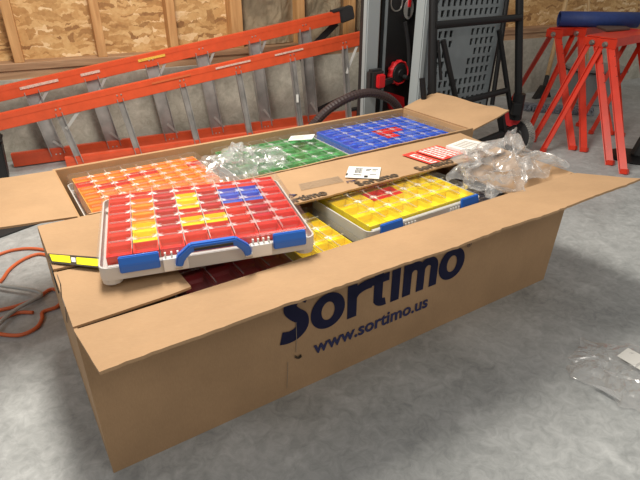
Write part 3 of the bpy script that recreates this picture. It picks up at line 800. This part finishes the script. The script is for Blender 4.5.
# foot spreader brackets
for p0, p1 in ((a1 - ax * .0 - Z * .04 + N * .03, a1 - ax * .28 - Z * .22 + N * .03), (c1 - D * .35 + Z * .05, c1 + Z * .16)):
    bm = NB(); bar(bm, p0, p1, .004, .045, Z); obj('foot_bracket', fixn(bm), M['black'], lad, True)
# stickers on rails
for (p0, p1, x0, x1, mt, dz, hh) in ((a0, a1, 20, 58, 'slab', .006, .014), (a0, a1, 81, 100, 'slab', .004, .014), (a0, a1, 138, 165, 'ylab', .010, .014), (b0, b1, 215, 250, 'slab', .022, .010), (b0, b1, 274, 302, 'slab', .020, .010), (b0, b1, 152, 190, 'cordo', .020, .010)):
    off = OA if p0 is a0 else OB
    s, e_ = on_rail(p0, p1, x0, off), on_rail(p0, p1, x1, off); bm = NB()
    bar(bm, s + Z * dz - N * (.021 if p0 is a0 else .023), e_ + Z * dz - N * (.021 if p0 is a0 else .023), .0015, hh, Z.cross(e_ - s).cross(e_ - s) * -1); obj('rail_sticker', fixn(bm), M[mt], r1 if p0 is a0 else r2, True)

# ------------------------------------------------------------------ cart frame (leaning, folded) with wheel
Cb, Cm = V((.82, .572, 0)), V((-.572, .82, 0)); Q = V((1.28, 3.10, 0))
LEAN = .17
Cn = (Cm - Z * LEAN).normalized()   # normal of the leaning plane
def CP(x, y, off=0.0): return atp(x, y, Q + Cm * off, Cn)
cart = thing('folding_stand', 'folded black tube tool stand with a perforated grey panel beside the red sawhorses', 'stand', Q - Cb * .5)
def ext(p, q, k): return p + (q - p) * k
def ctube(name, a, b, r, off=0, ka=0, kb=1, mat='blackm'):
    p, q = CP(*a, off), CP(*b, off); bm = NB(); cyl(bm, ext(p, q, ka), ext(p, q, kb), r, 14); return obj(name, fixn(bm), M[mat], cart, True, smooth=False)
ctube('frame_tube', (519.5, 0), (518, 118), .0215, 0, -.45, 1.0)
ctube('frame_tube', (433.5, 0), (432, 90), .022, 0, -.5, 1.35)
ctube('crossbar', (434, 25.5), (520, 17.5), .019, -.01)
ctube('crossbar', (438, 108), (500, 92), .017, .02, -.1, 1.1)
ctube('strut', (443, 40), (456, 100), .014, -.02, 0, 1.3)
ctube('strut', (438, 40), (441, 80), .008, -.02)
ctube('strut', (499, 30), (510, 105), .014, .03, 0, 1.2)
ctube('strut', (422, 78), (424, 100), .014, -.03, 0, 1.5)
ctube('strut', (507, 0), (492, 105), .013, .10, -.3, 1.0)
p0, p1 = CP(519, -55), CP(433, -50)
bm = NB(); tube(bm, catmull([CP(519.5, -50), CP(517, -66), CP(505, -73), CP(450, -68), CP(437, -62), CP(433.5, -48)], 6), .021, 14); obj('top_bar', fixn(bm), M['blackm'], cart, True)
# lower bracket and axle stubs seen above the plastic
bm = NB(); p = CP(518, 104); cyl(bm, p + Z * .06, p - Z * .09, .034, 16); box(bm, p - Z * .02 - Cb * .02, (.05, .08, .07), 0, .006)
obj('joint', fixn(bm), M['blackm'], cart, True)
bm = NB(); cyl(bm, CP(474, 145), CP(515, 128), .02, 12); obj('crossbar', fixn(bm), M['blackm'], cart, True)
bm = NB(); bar(bm, CP(500, 112), CP(506, 150), .04, .03, Cb, bev=.004); obj('bracket', fixn(bm), M['blackm'], cart, True)
bm = NB(); cyl(bm, CP(512, 118, .06), CP(513, 118, .12), .05, 20); obj('hub_cap', fixn(bm), M['tred'], cart, True)
# perforated panel, tilted in its own plane
pa, pb, pc, pd = CP(428, 0, .13), CP(509, -4, .13), CP(478, 108, .13), CP(417, 118, .13)
ex_ = (pb - pa); dn = (pd - pa)
tl = pa - dn * .55 + ex_ * -.02; vx = (pb - pa).normalized(); vy = -(dn.normalized())
Wp, Hp = (pb - pa).length, dn.length * 1.75
pn = vx.cross(vy).normalized()
bm = NB(); nc, nr = 14, 20; th = .012
def PP(u, v, w=0):
    xx = u * (1 - .16 * v); return tl + ex_ * xx - vy * (v * Hp) + pn * w
cwid, chei = 1 / nc, 1 / nr
G = [[None] * (nc * 2 + 1) for _ in range(nr * 2 + 1)]; Gb = [[None] * (nc * 2 + 1) for _ in range(nr * 2 + 1)]
def edges(n, gap):
    out = []
    for i in range(n): out += [i / n, i / n + gap / n]
    return out + [1.0]
us, vs_ = edges(nc, .42), edges(nr, .36)
for j, v_ in enumerate(vs_):
    sh = 0
    for i, u_ in enumerate(us):
        G[j][i] = bm.verts.new(PP(u_, v_, th)); Gb[j][i] = bm.verts.new(PP(u_, v_, 0))
def solid(i, j):
    if i % 2 == 0 or j % 2 == 0: return True
    ci, cj = i // 2, j // 2
    if ci < 1 or ci > nc - 2 or cj < 1 or cj > nr - 2: return True
    return abs(ci - 6) < 2.2 - .5 * abs(cj - 11) and abs(cj - 11) < 2.2
I_, J_ = nc * 2, nr * 2
S = [[solid(i, j) for i in range(I_)] for j in range(J_)]
for j in range(J_):
    for i in range(I_):
        if not S[j][i]: continue
        bm.faces.new((G[j][i], G[j + 1][i], G[j + 1][i + 1], G[j][i + 1])); bm.faces.new((Gb[j][i], Gb[j][i + 1], Gb[j + 1][i + 1], Gb[j + 1][i]))
        for (di, dj, va, vb) in ((-1, 0, (j, i), (j + 1, i)), (1, 0, (j + 1, i + 1), (j, i + 1)), (0, -1, (j, i + 1), (j, i)), (0, 1, (j + 1, i), (j + 1, i + 1))):
            ii, jj = i + di, j + dj
            if ii < 0 or jj < 0 or ii >= I_ or jj >= J_ or not S[jj][ii]:
                bm.faces.new((G[va[0]][va[1]], Gb[va[0]][va[1]], Gb[vb[0]][vb[1]], G[vb[0]][vb[1]]))
panel = obj('perforated_panel', fixn(bm), M['grey'], cart, True)
bm = NB()
a_, b_ = PP(-.012, 0, .0), PP(-.012, 1.0, .0)
bar(bm, PP(-.03, 0, .0), PP(-.03, 1, .0), .035, .07, pn, bev=.006)
obj('panel_rim', fixn(bm), M['greyl'], panel, True, label='light grey rim')
bm = NB(); bar(bm, PP(1.02, 0, -.02), PP(1.02, 1, -.02), .03, .06, pn, bev=.006); obj('panel_edge', fixn(bm), M['black'], panel, True)
bm = NB(); hexa(bm, [PP(u, v, w) for w in (-.06, -.045) for u, v in ((.02, 0), (1.03, 0), (1.03, 1), (.02, 1))]); obj('folded_shelf', fixn(bm), M['black'], cart, True)
# wheel
wc = atz(516, 151) + Z * .100
ax_ = V((.86, .50, 0)).normalized()     # axle direction, the tread face turned to the right
wheel = NB()
def lathe(bm, c, axis, prof, n=36, mi=0):
    d, x, y = frame(c, c + axis); R = []
    for h, r in prof: R.append([bm.verts.new(c + d * h + (x * math.cos(2 * PI * k / n) + y * math.sin(2 * PI * k / n)) * r) for k in range(n)])
    for a, b in zip(R, R[1:]):
        for k in range(n): bm.faces.new((a[k], a[(k + 1) % n], b[(k + 1) % n], b[k])).material_index = mi
    bm.faces.new(R[0][::-1]).material_index = mi; bm.faces.new(R[-1]).material_index = mi
lathe(wheel, wc, ax_, [(-.026, .05), (-.028, .07), (-.026, .088), (-.016, .097), (.016, .097), (.026, .088), (.028, .07), (.026, .05)])
wo = obj('wheel', fixn(wheel), M['rubber'], cart, True)
bm = NB(); d, x, y = frame(wc, wc + ax_)
for k in range(44):
    a = 2 * PI * k / 44
    for r_, w_ in enumerate((-.018, -.006, .006, .018)):
        aa = a + (r_ % 2) * PI / 44; c = wc + d * w_ + (x * math.cos(aa) + y * math.sin(aa)) * .098
        rad = (x * math.cos(aa) + y * math.sin(aa)); tg = d.cross(rad)
        hexa(bm, [c + d * (i * .0052) + tg * (j * .0052) + rad * kk for kk in (-.004, .003) for i, j in ((-1, -1), (1, -1), (1, 1), (-1, 1))])
obj('tread_blocks', fixn(bm), M['tread'], wo, True)
bm = NB(); lathe(bm, wc - ax_ * .030, ax_, [(0, .04), (.004, .045), (.056, .045), (.060, .04)], 24); obj('hub', fixn(bm), M['black'], wo, True)
bm = NB(); cyl(bm, wc - ax_ * .036, wc + ax_ * .07, .009, 12); obj('axle', fixn(bm), M['steel'], cart, True)

# ------------------------------------------------------------------ table saw standing on end
SO = .36
def SP(x, y, off=SO): return atp(x, y, Q + Cm * off, Cm)
saw = thing('table_saw', 'black table saw with red handwheel standing on end behind the rear box', 'table saw', SP(392, 130) * V((1, 1, 0)) if 0 else V((SP(392, 110).x, SP(392, 110).y, 0)))
def sbox(name, x0, x1, ytop, ybot, off, dep, mat, bev=.006, z0=None, z1=None, par=None, lab=None):
    yr = 50
    a, b = SP(x0, yr, off), SP(x1, yr, off)
    z1 = SP((x0 + x1) / 2, ytop, off).z if z1 is None else z1; z0 = SP((x0 + x1) / 2, ybot, off).z if z0 is None else z0
    bm = NB(); P = [V((p.x, p.y, z)) + Cm * o for z in (z0, z1) for p, o in ((a, 0), (b, 0), (b, dep), (a, dep))]
    vs = hexa(bm, P); bmesh.ops.bevel(bm, geom=bm.edges[:], offset=bev, segments=2, affect='EDGES')
    return obj(name, fixn(bm), M[mat], par or saw, True, label=lab)
sbox('table_top', 366, 379, 0, 0, SO - .03, .035, 'greyl', z0=.02, z1=1.02, lab='grey table seen edge-on')
sbox('fence_rail', 379.5, 384, 0, 0, SO - .01, .05, 'blackm', .003, z0=.1, z1=.98)
housing = sbox('housing', 383, 418, 0, 0, SO + .03, .22, 'black', .02, z0=.06, z1=.96)
rl = sbox('rail_teeth', 383.5, 386, 0, 0, SO - .015, .02, 'grey', .002, z0=.3, z1=.95)
# bevel quadrant slot
bm = NB(); tube(bm, catmull([SP(405, 22, SO + .025), SP(408, 40, SO + .025), SP(409, 60, SO + .025), SP(408, 80, SO + .025)], 6), .012, 8); obj('bevel_slot', fixn(bm), M['rubber'], housing, True)
# handwheel
hc = SP(396, 72, SO + .02); ring_ = NB()
n = 40
for k in range(n):
    pass
bm = ring_; d, x, y = frame(hc, hc - Cm)
R = []
for k in range(n):
    a = 2 * PI * k / n; rad = x * math.cos(a) + y * math.sin(a); bump_ = .006 if (k // 2) % 2 else 0
    R.append([bm.verts.new(hc + rad * (.058 + bump_)), bm.verts.new(hc + rad * (.062 + bump_) + d * .025), bm.verts.new(hc + rad * .058 + d * .036), bm.verts.new(hc + rad * .052 + d * .03), bm.verts.new(hc + rad * .052)])
for k in range(n):
    a, b = R[k], R[(k + 1) % n]
    for i in range(5): bm.faces.new((a[i], b[i], b[(i + 1) % 5], a[(i + 1) % 5]))
hw = obj('handwheel', fixn(bm), M['tred'], saw, True, label='red rim of the handwheel')
bm = NB(); lathe(bm, hc, d, [(0, .052), (.03, .052), (.036, .046), (.038, .02), (.045, .018)], 24); obj('wheel_hub', fixn(bm), M['black'], hw, True)
bm = NB(); p = hc + x * -.02 + y * -.02 + d * .045; cyl(bm, p, p + d * .03, .012, 12); obj('knob', fixn(bm), M['black'], hw, True)
# clamp at left edge, red
c = SP(375, 80, SO - .06)
bm = NB(); bar(bm, c + Z * .055, c - Z * .055, .09, .05, Cm, bev=.012); cl = obj('fence_clamp', fixn(bm), M['black'], saw, True)
bm = NB(); c2 = c - Cm * .028 + Cb * .012; bar(bm, c2 + Z * .032, c2 - Z * .036, .05, .03, Cm, bev=.006); obj('clamp_lever', fixn(bm), M['tred'], cl, True)
bm = NB(); bar(bm, SP(380, 84, SO - .05), SP(392, 80, SO - .02), .03, .03, Z, bev=.006); obj('clamp_arm', fixn(bm), M['black'], cl, True)
bm = NB(); P = [SP(388, 92, SO), SP(404, 97, SO), SP(405, 112, SO), SP(392, 110, SO)]
hexa(bm, [p for p in P] + [p + Cm * .04 for p in P]); obj('switch_cover', fixn(bm), M['tred'], saw, True, label='red panel at the bottom')
# spare blade hanging on the housing
bc = SP(408.5, 9, SO + .02); bm = NB(); d, x, y = frame(bc, bc - Cm); n = 36; A_, B_ = [], []
for k in range(n * 2):
    a = PI * k / n; r_ = .050 if k % 2 else .044; rad = x * math.cos(a) * .72 + y * math.sin(a)
    A_.append(bm.verts.new(bc + rad * r_)); B_.append(bm.verts.new(bc + rad * r_ + d * .003))
for k in range(n * 2): bm.faces.new((A_[k], A_[(k + 1) % (2 * n)], B_[(k + 1) % (2 * n)], B_[k]))
bm.faces.new(A_[::-1]); bm.faces.new(B_); bl = obj('blade', fixn(bm), M['alul'], saw, True, label='silver toothed saw blade')
bm = NB(); bar(bm, bc + d * .006 + Z * .07, bc + d * .006 + Z * .01, .018, .006, Cm, bev=.001); obj('arbor_nut', fixn(bm), M['tred'], bl, True)
bm = NB(); bar(bm, bc + d * .005 + Z * .005, bc + d * .005 - Z * .035, .016, .003, Cm); obj('blade_print', fixn(bm), M['ink'], bl, True)
bm = NB(); tube(bm, catmull([SP(392, -6, SO + .01), SP(391, 5, SO + .01), SP(395, 11, SO + .01), SP(401, 8, SO + .01), SP(403, -4, SO + .01)], 6), .004, 8); obj('cord_hook', fixn(bm), M['steel'], saw, True)

# vacuum hose arching over behind the rear box
P_ = [(303, 150), (309, 137), (317, 121), (332, 107), (353, 96), (372, 93), (388, 98), (398, 108), (402, 122)]
hp = [atp(x, y, B(0, 1.09, 0), W) for x, y in P_]
hp[0].z = .03; hp = [hp[0] - U * .12] + hp if 0 else hp
hp = hp + [hp[-1] - Z * .22 + U * .02]
bm = NB(); tube(bm, catmull(hp, 14), .020, 12, ribs=1); solo('vacuum_hose', fixn(bm), M['hose'], 'dark ribbed vacuum hose arching over between ladder and table saw', 'hose')

# ------------------------------------------------------------------ sawhorses
def sawhorse(label, top, footL, footR, L_=.50):
    T = atz(*top, .605); fr = atz(*footR); 
    p = V((.63, -.777, 0)); b = V((.777, .63, 0))
    fl = atz(*footL) if footL else T - Z * .605 - (fr - (T - Z * .605)) * .95
    root = thing('sawhorse', label, 'sawhorse', V((T.x, T.y, 0)), group='red folding sawhorses')
    c0, c1 = T + Z * .015, T + Z * .015 + b * L_
    bm = NB(); channel(bm, c0 + Z * .014, c1 + Z * .014, .085, .045, .003, p, -1 if 0 else 1)
    bm.free(); bm = NB(); bar(bm, c0 + Z * .012, c1 + Z * .012, .105, .006, Z, bev=.001)
    for s in (-1, 1): bar(bm, c0 + p * s * .0505 - Z * .012, c1 + p * s * .0505 - Z * .012, .004, .045, Z)
    obj('beam', fixn(bm), M['red'], root, True)
    for e_, c in ((0, T), (1, T + b * L_)):
        sg = -1 if e_ == 0 else 1
        bm = NB(); q = c + b * sg * .004 - Z * .004
        bar(bm, q - p * .06, q + p * .06, .006, .052, Z, bev=.001)
        pl = obj('end_plate', fixn(bm), M['red'], root, True)
        bm = NB(); cyl(bm, q - p * .005 - Z * .004, q - p * .005 - Z * .004 + b * sg * .022, .011, 6); cyl(bm, q - p * .005 - Z * .004, q - p * .005 - Z * .004 + b * sg * .010, .017, 14)
        obj('bolt', fixn(bm), M['steel'], pl, True)
        for s, ft in ((-1, fl), (1, fr)):
            f = ft + b * (L_ * e_); top_ = c + p * s * .028 - Z * .022 - b * sg * .006
            bm = NB(); wdt = .026 if s < 0 else .036
            d, x, y = frame(top_, f, p)
            # angle-section leg with pressed shoulder
            bar(bm, top_, f + Z * .004, .005, wdt, p); bar(bm, top_ - y * (wdt / 2) * 1 - b * -sg * .010, f + Z * .004 - y * (wdt / 2) - b * -sg * .010, .020, .004, p)
            lg = obj('leg', fixn(bm), M['red'], root, True)
            bm = NB(); bar(bm, f + Z * .0, f + Z * .02 + (top_ - f) * .01, .03, wdt * 1.05, p, bev=.002); obj('rubber_foot', fixn(bm), M['red'], lg, True)
            if s == 1 and e_ == 0:
                bm = NB()
                for k in range(1, 12):
                    m_ = top_.lerp(f, k / 12); m_ = m_ + b * sg * .003 + y * (wdt * .36); bar(bm, m_, m_ + y * .006, .0015, .005, p)
                obj('slots', fixn(bm), M['ink'], lg, True)
    return root
sawhorse('red steel sawhorse farthest left of the four, its leaning leg behind the black stand', (555, 33), None, (573, 150))
sawhorse('second red steel sawhorse from the left under the end of the blue roll', (578, 32), (529, 132), (584, 152))
sawhorse('third red steel sawhorse from the left, tucked behind the nearest one', (594, 41), (533, 142), (610, 165), .58)
sawhorse('nearest red steel sawhorse at right with a white sticker by its end plate', (607, 43), (543, 152), (624, 174), .60)
# blue roll and brown board on top
a, b = atz(559, 19, .685), atz(638, 20, .685)
bm = NB(); d, x, y = frame(a, b); n = 40
Ro, Ri = .050, .042
for rr, fl in ((Ro, 0), (Ri, 1)): pass
rings = [[bm.verts.new(p + (x * math.cos(2 * PI * k / n) + y * math.sin(2 * PI * k / n)) * r) for k in range(n)] for p, r in ((a, Ro), (b, Ro), (b, Ri), (a, Ri))]
for i in range(4):
    for k in range(n): bm.faces.new((rings[i][k], rings[i][(k + 1) % n], rings[(i + 1) % 4][(k + 1) % n], rings[(i + 1) % 4][k]))
prev = None
for k in range(60):   # inner spiral turns
    an = k / 59 * 4 * PI; r = Ri * (1 - .35 * k / 59)
    q = [bm.verts.new(p + (x * math.cos(an) + y * math.sin(an)) * r) for p in (a + d * .004, b - d * .004)]
    if prev: bm.faces.new((prev[0], prev[1], q[1], q[0]))
    prev = q
o = solo('rolled_mat', bm, M['mat'], 'blue rolled-up mat lying across the red sawhorses', 'mat', smooth=True)
P = [atz(x, y, .637) for x, y in ((596, 28), (606, 32), (630, 30), (618, 25))]
bm = NB(); hexa(bm, P + [p + Z * .014 for p in P]); bmesh.ops.bevel(bm, geom=bm.edges[:], offset=.002, segments=1, affect='EDGES')
solo('board', fixn(bm), M['board'], 'small dark brown board resting on the sawhorses below the blue roll', 'board')

# ------------------------------------------------------------------ dust mop and wooden pole by the wall
mop = thing('dust_mop', 'dust mop with wooden handle and grey-blue fringe standing behind the sawhorses', 'mop', atz(556, 106))
h0 = atz(541, 99, .03)
wp_ = lambda x, y, off: atp(x, y, WL(0, off, 0), N)
hm, ht = wp_(547, 77, .27), wp_(566, 0, .06)
dirh = (ht - hm).normalized()
bm = NB(); tube(bm, [hm - dirh * .02, hm + dirh * .4, hm + dirh * 1.15], .0175, 12); obj('handle', fixn(bm), M['handle'], mop, True, smooth=True)
bm = NB(); tube(bm, [h0 + Z * .02, hm - dirh * .08, hm + dirh * .01], .018, 12); obj('socket', fixn(bm), M['black'], mop, True)
bm = NB(); c = h0 + Z * .01; vs = [c + D * .09 + Z * 0, c - D * .09, c - D * .02 + Z * .10, c + D * .03 + Z * .10]
hexa(bm, [v - N * .02 for v in (vs[1], vs[0], vs[3], vs[2])] + [v + N * .02 for v in (vs[1], vs[0], vs[3], vs[2])]); obj('swivel', fixn(bm), M['black'], mop, True)
e0, e1 = atz(524, 106, .02), atz(592, 111, .02); bm = NB(); random.seed(4)
dd = (e1 - e0).normalized(); nn_ = Z.cross(dd)
bar(bm, e0 + Z * .012, e1 + Z * .012, .09, .02, Z, bev=.006)
for k in range(420):
    t_ = random.random(); s_ = random.choice((-1, 1)); p = e0.lerp(e1, t_) + nn_ * s_ * random.uniform(.0, .05) + Z * random.uniform(0, .02)
    q = p + nn_ * s_ * random.uniform(.02, .06) + dd * random.uniform(-.03, .03); q.z = .005
    mid = (p + q) / 2 + Z * .012; tube(bm, [p, mid, q], .0045, 5)
obj('fringe', fixn(bm), M['cotton'], mop, True)
bm = NB(); tube(bm, [WL(3.98 + .0, .16, 0.012), wp_(588.5, 0, .02), wp_(588.5, 0, .02) + (wp_(588.5, 0, .02) - WL(3.98, .16, .012)) * .5], .012, 12)
b0_ = wp_(588, 30, .10); t0_ = wp_(589.5, -40, .02); dr = (t0_ - b0_).normalized(); bm.free(); bm = NB()
low = b0_ - dr * ((b0_.z - .01) / dr.z); tube(bm, [low, b0_, t0_ + dr * .3], .011, 12)
solo('wooden_pole', fixn(bm), M['handle'], 'thin pale wooden pole leaning on the wall behind the blue roll', 'pole', smooth=True)
# grey tub behind the sawhorses
bc_ = atz(590, 108); bm = NB()
prof = [(0, .16), (.01, .17), (.26, .205), (.265, .225), (.285, .225), (.285, .205), (.27, .198), (.02, .16)]
lathe(bm, V((bc_.x + .08, bc_.y + .22, 0)), Z, prof[:6], 32)
tb = thing('plastic_tub', 'grey-blue plastic tub on the floor behind the sawhorse legs', 'tub', V((bc_.x + .08, bc_.y + .22, 0)))
obj('tub', fixn(bm), M['greyl'], tb, True, smooth=False)
bm = NB(); cc = V((bc_.x + .08, bc_.y + .22, 0)); tube(bm, [cc + V((.232 * math.cos(a), .232 * math.sin(a), .262)) for a in [2 * PI * k / 40 for k in range(41)]], .006, 6); obj('rim_band', fixn(bm), M['black'], tb, True)
# black pedestal at the right edge
pc_ = atz(634, 157); st = thing('black_stand', 'black stand with a flat round foot at the right edge near the sawhorses', 'stand', pc_)
bm = NB(); lathe(bm, pc_, Z, [(0, .150), (.006, .152), (.012, .13), (.018, .05)], 36); obj('foot', fixn(bm), M['blackm'], st, True)
bm = NB(); bar(bm, pc_ + Z * .01 - V((0, .02, 0)), pc_ + V((.10, .02, .26)), .05, .07, V((1, 0, 0)), bev=.006); bar(bm, pc_ + V((.10, .02, .24)), pc_ + V((.11, .02, .58)), .045, .06, V((1, 0, 0)), bev=.006); obj('column', fixn(bm), M['black'], st, True)
bm = NB(); p = pc_ + V((.085, -.02, .30)); cyl(bm, p, p - V((0, .05, 0)), .03, 20); obj('knob', fixn(bm), M['black'], st, True)

# ------------------------------------------------------------------ cords on the floor
def fl(pts, r, k=.0): return [atz(x, y, r + 0.001) for x, y in pts]
bm = NB(); r = .0062
path = [(-40, 262), (0, 252), (20, 247), (39, 248), (50, 251), (56, 262), (48, 253.5), (39, 254), (24, 259), (10, 269), (0, 282), (-18, 300), (-16, 312), (0, 310), (20, 305), (37, 298), (50, 289), (58, 297), (46, 308), (44, 317), (37, 328), (20, 335), (0, 336), (-14, 331), (-4, 326), (8, 318), (20, 313), (33, 311.5), (41, 315)]
path = [(-40, 272), (0, 254), (20, 249), (39, 249), (60, 254), (64, 262), (52, 257), (39, 254), (24, 259), (10, 269), (0, 282), (-22, 300), (-16, 312), (0, 310), (20, 305), (37, 298), (52, 289), (62, 296), (58, 306), (43, 312), (42, 319), (36, 328), (20, 335), (0, 334), (-14, 329), (-4, 322), (8, 316), (20, 312.5), (33, 312.5)]
tube(bm, catmull(fl(path, r), 8), r, 8); solo('extension_cord', fixn(bm), M['cordo'], 'orange extension cord looped on the floor left of the boxes', 'cord', smooth=True)
bm = NB(); r = .0068
path = [(-30, 282), (0, 288), (20, 291), (36, 294), (42, 298), (34, 303), (18, 312), (6, 321), (-6, 334), (-20, 345)]
pts = [p + Z * .0128 for p in catmull(fl(path, r), 8)]
tube(bm, pts, r, 8); solo('grey_cable', fixn(bm), M['cordg'], 'thick grey cable crossing over the orange cord on the floor', 'cable', smooth=True)

# black tote at the left edge
g1 = atz(16, 172); n_ = V((D.x, D.y, 0))
tt = thing('tote_bin', 'small black plastic tote at the left edge in front of the step ladder', 'bin', g1 - D * .2 - N * .07)
def foot(z, k): return [g1 + D * a_ + N * b_ + Z * z for a_, b_ in ((-.40 - k, -.14 - k), (k - .01, -.14 - k), (k - .01, k - .01), (-.40 - k, k - .01))]
bm = NB(); hexa(bm, foot(0, -.02) + foot(.21, -.005)); bmesh.ops.bevel(bm, geom=bm.edges[:], offset=.008, segments=2, affect='EDGES'); obj('tub', fixn(bm), M['black'], tt, True)
bm = NB(); hexa(bm, foot(.21, .0) + foot(.228, .0)); bmesh.ops.bevel(bm, geom=bm.edges[:], offset=.005, segments=2, affect='EDGES'); obj('lid', fixn(bm), M['black'], tt, True)
bm = NB(); P = [atz(x, y) for x, y in ((53, 219), (44, 197), (-70, 205), (-70, 264))]  # thin black sheet that makes the floor dark under the flap
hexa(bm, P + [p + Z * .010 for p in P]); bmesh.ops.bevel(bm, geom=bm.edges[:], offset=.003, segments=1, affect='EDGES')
solo('black_sheet', fixn(bm), M['rubber'], 'thin black sheet on the floor below the left flap of the rear box', 'mat')

# ------------------------------------------------------------------ light
def area(name, loc, to, sx, sy, power, col):
    l = bpy.data.lights.new(name, 'AREA'); l.shape = 'RECTANGLE'; l.size = sx; l.size_y = sy; l.energy = power; l.color = col
    o = bpy.data.objects.new(name, l); COL.objects.link(o); o.location = loc
    o.rotation_euler = (V(to) - V(loc)).to_track_quat('-Z', 'Y').to_euler(); return o
area('shop_or_fill_light', (-.55, 1.75, 2.35), (-.2, 1.9, 0), 1.2, .35, 66, (1, .93, .82))
area('shop_or_fill_light', (1.6, -.6, 2.5), (1.2, 1.5, 0), 1.4, .5, 12, (1, .94, .85))  # added fill behind the camera at right, not a fixture of the garage
area('shop_or_fill_light', (-1.8, -.4, 2.5), (-.6, 1.5, 0), 1.2, .5, 8, (.95, .96, 1))  # weak fill added behind the camera at left, no real lamp
w = bpy.data.worlds.new('world'); SC.world = w; w.use_nodes = True
w.node_tree.nodes['Background'].inputs[0].default_value = (1.0, .95, .88, 1); w.node_tree.nodes['Background'].inputs[1].default_value = .33
vs = SC.view_settings; vs.view_transform = 'Standard'; vs.look = 'None'; vs.gamma = 1; vs.use_curve_mapping = False; vs.exposure = .14
SC.cycles.transparent_max_bounces = 24
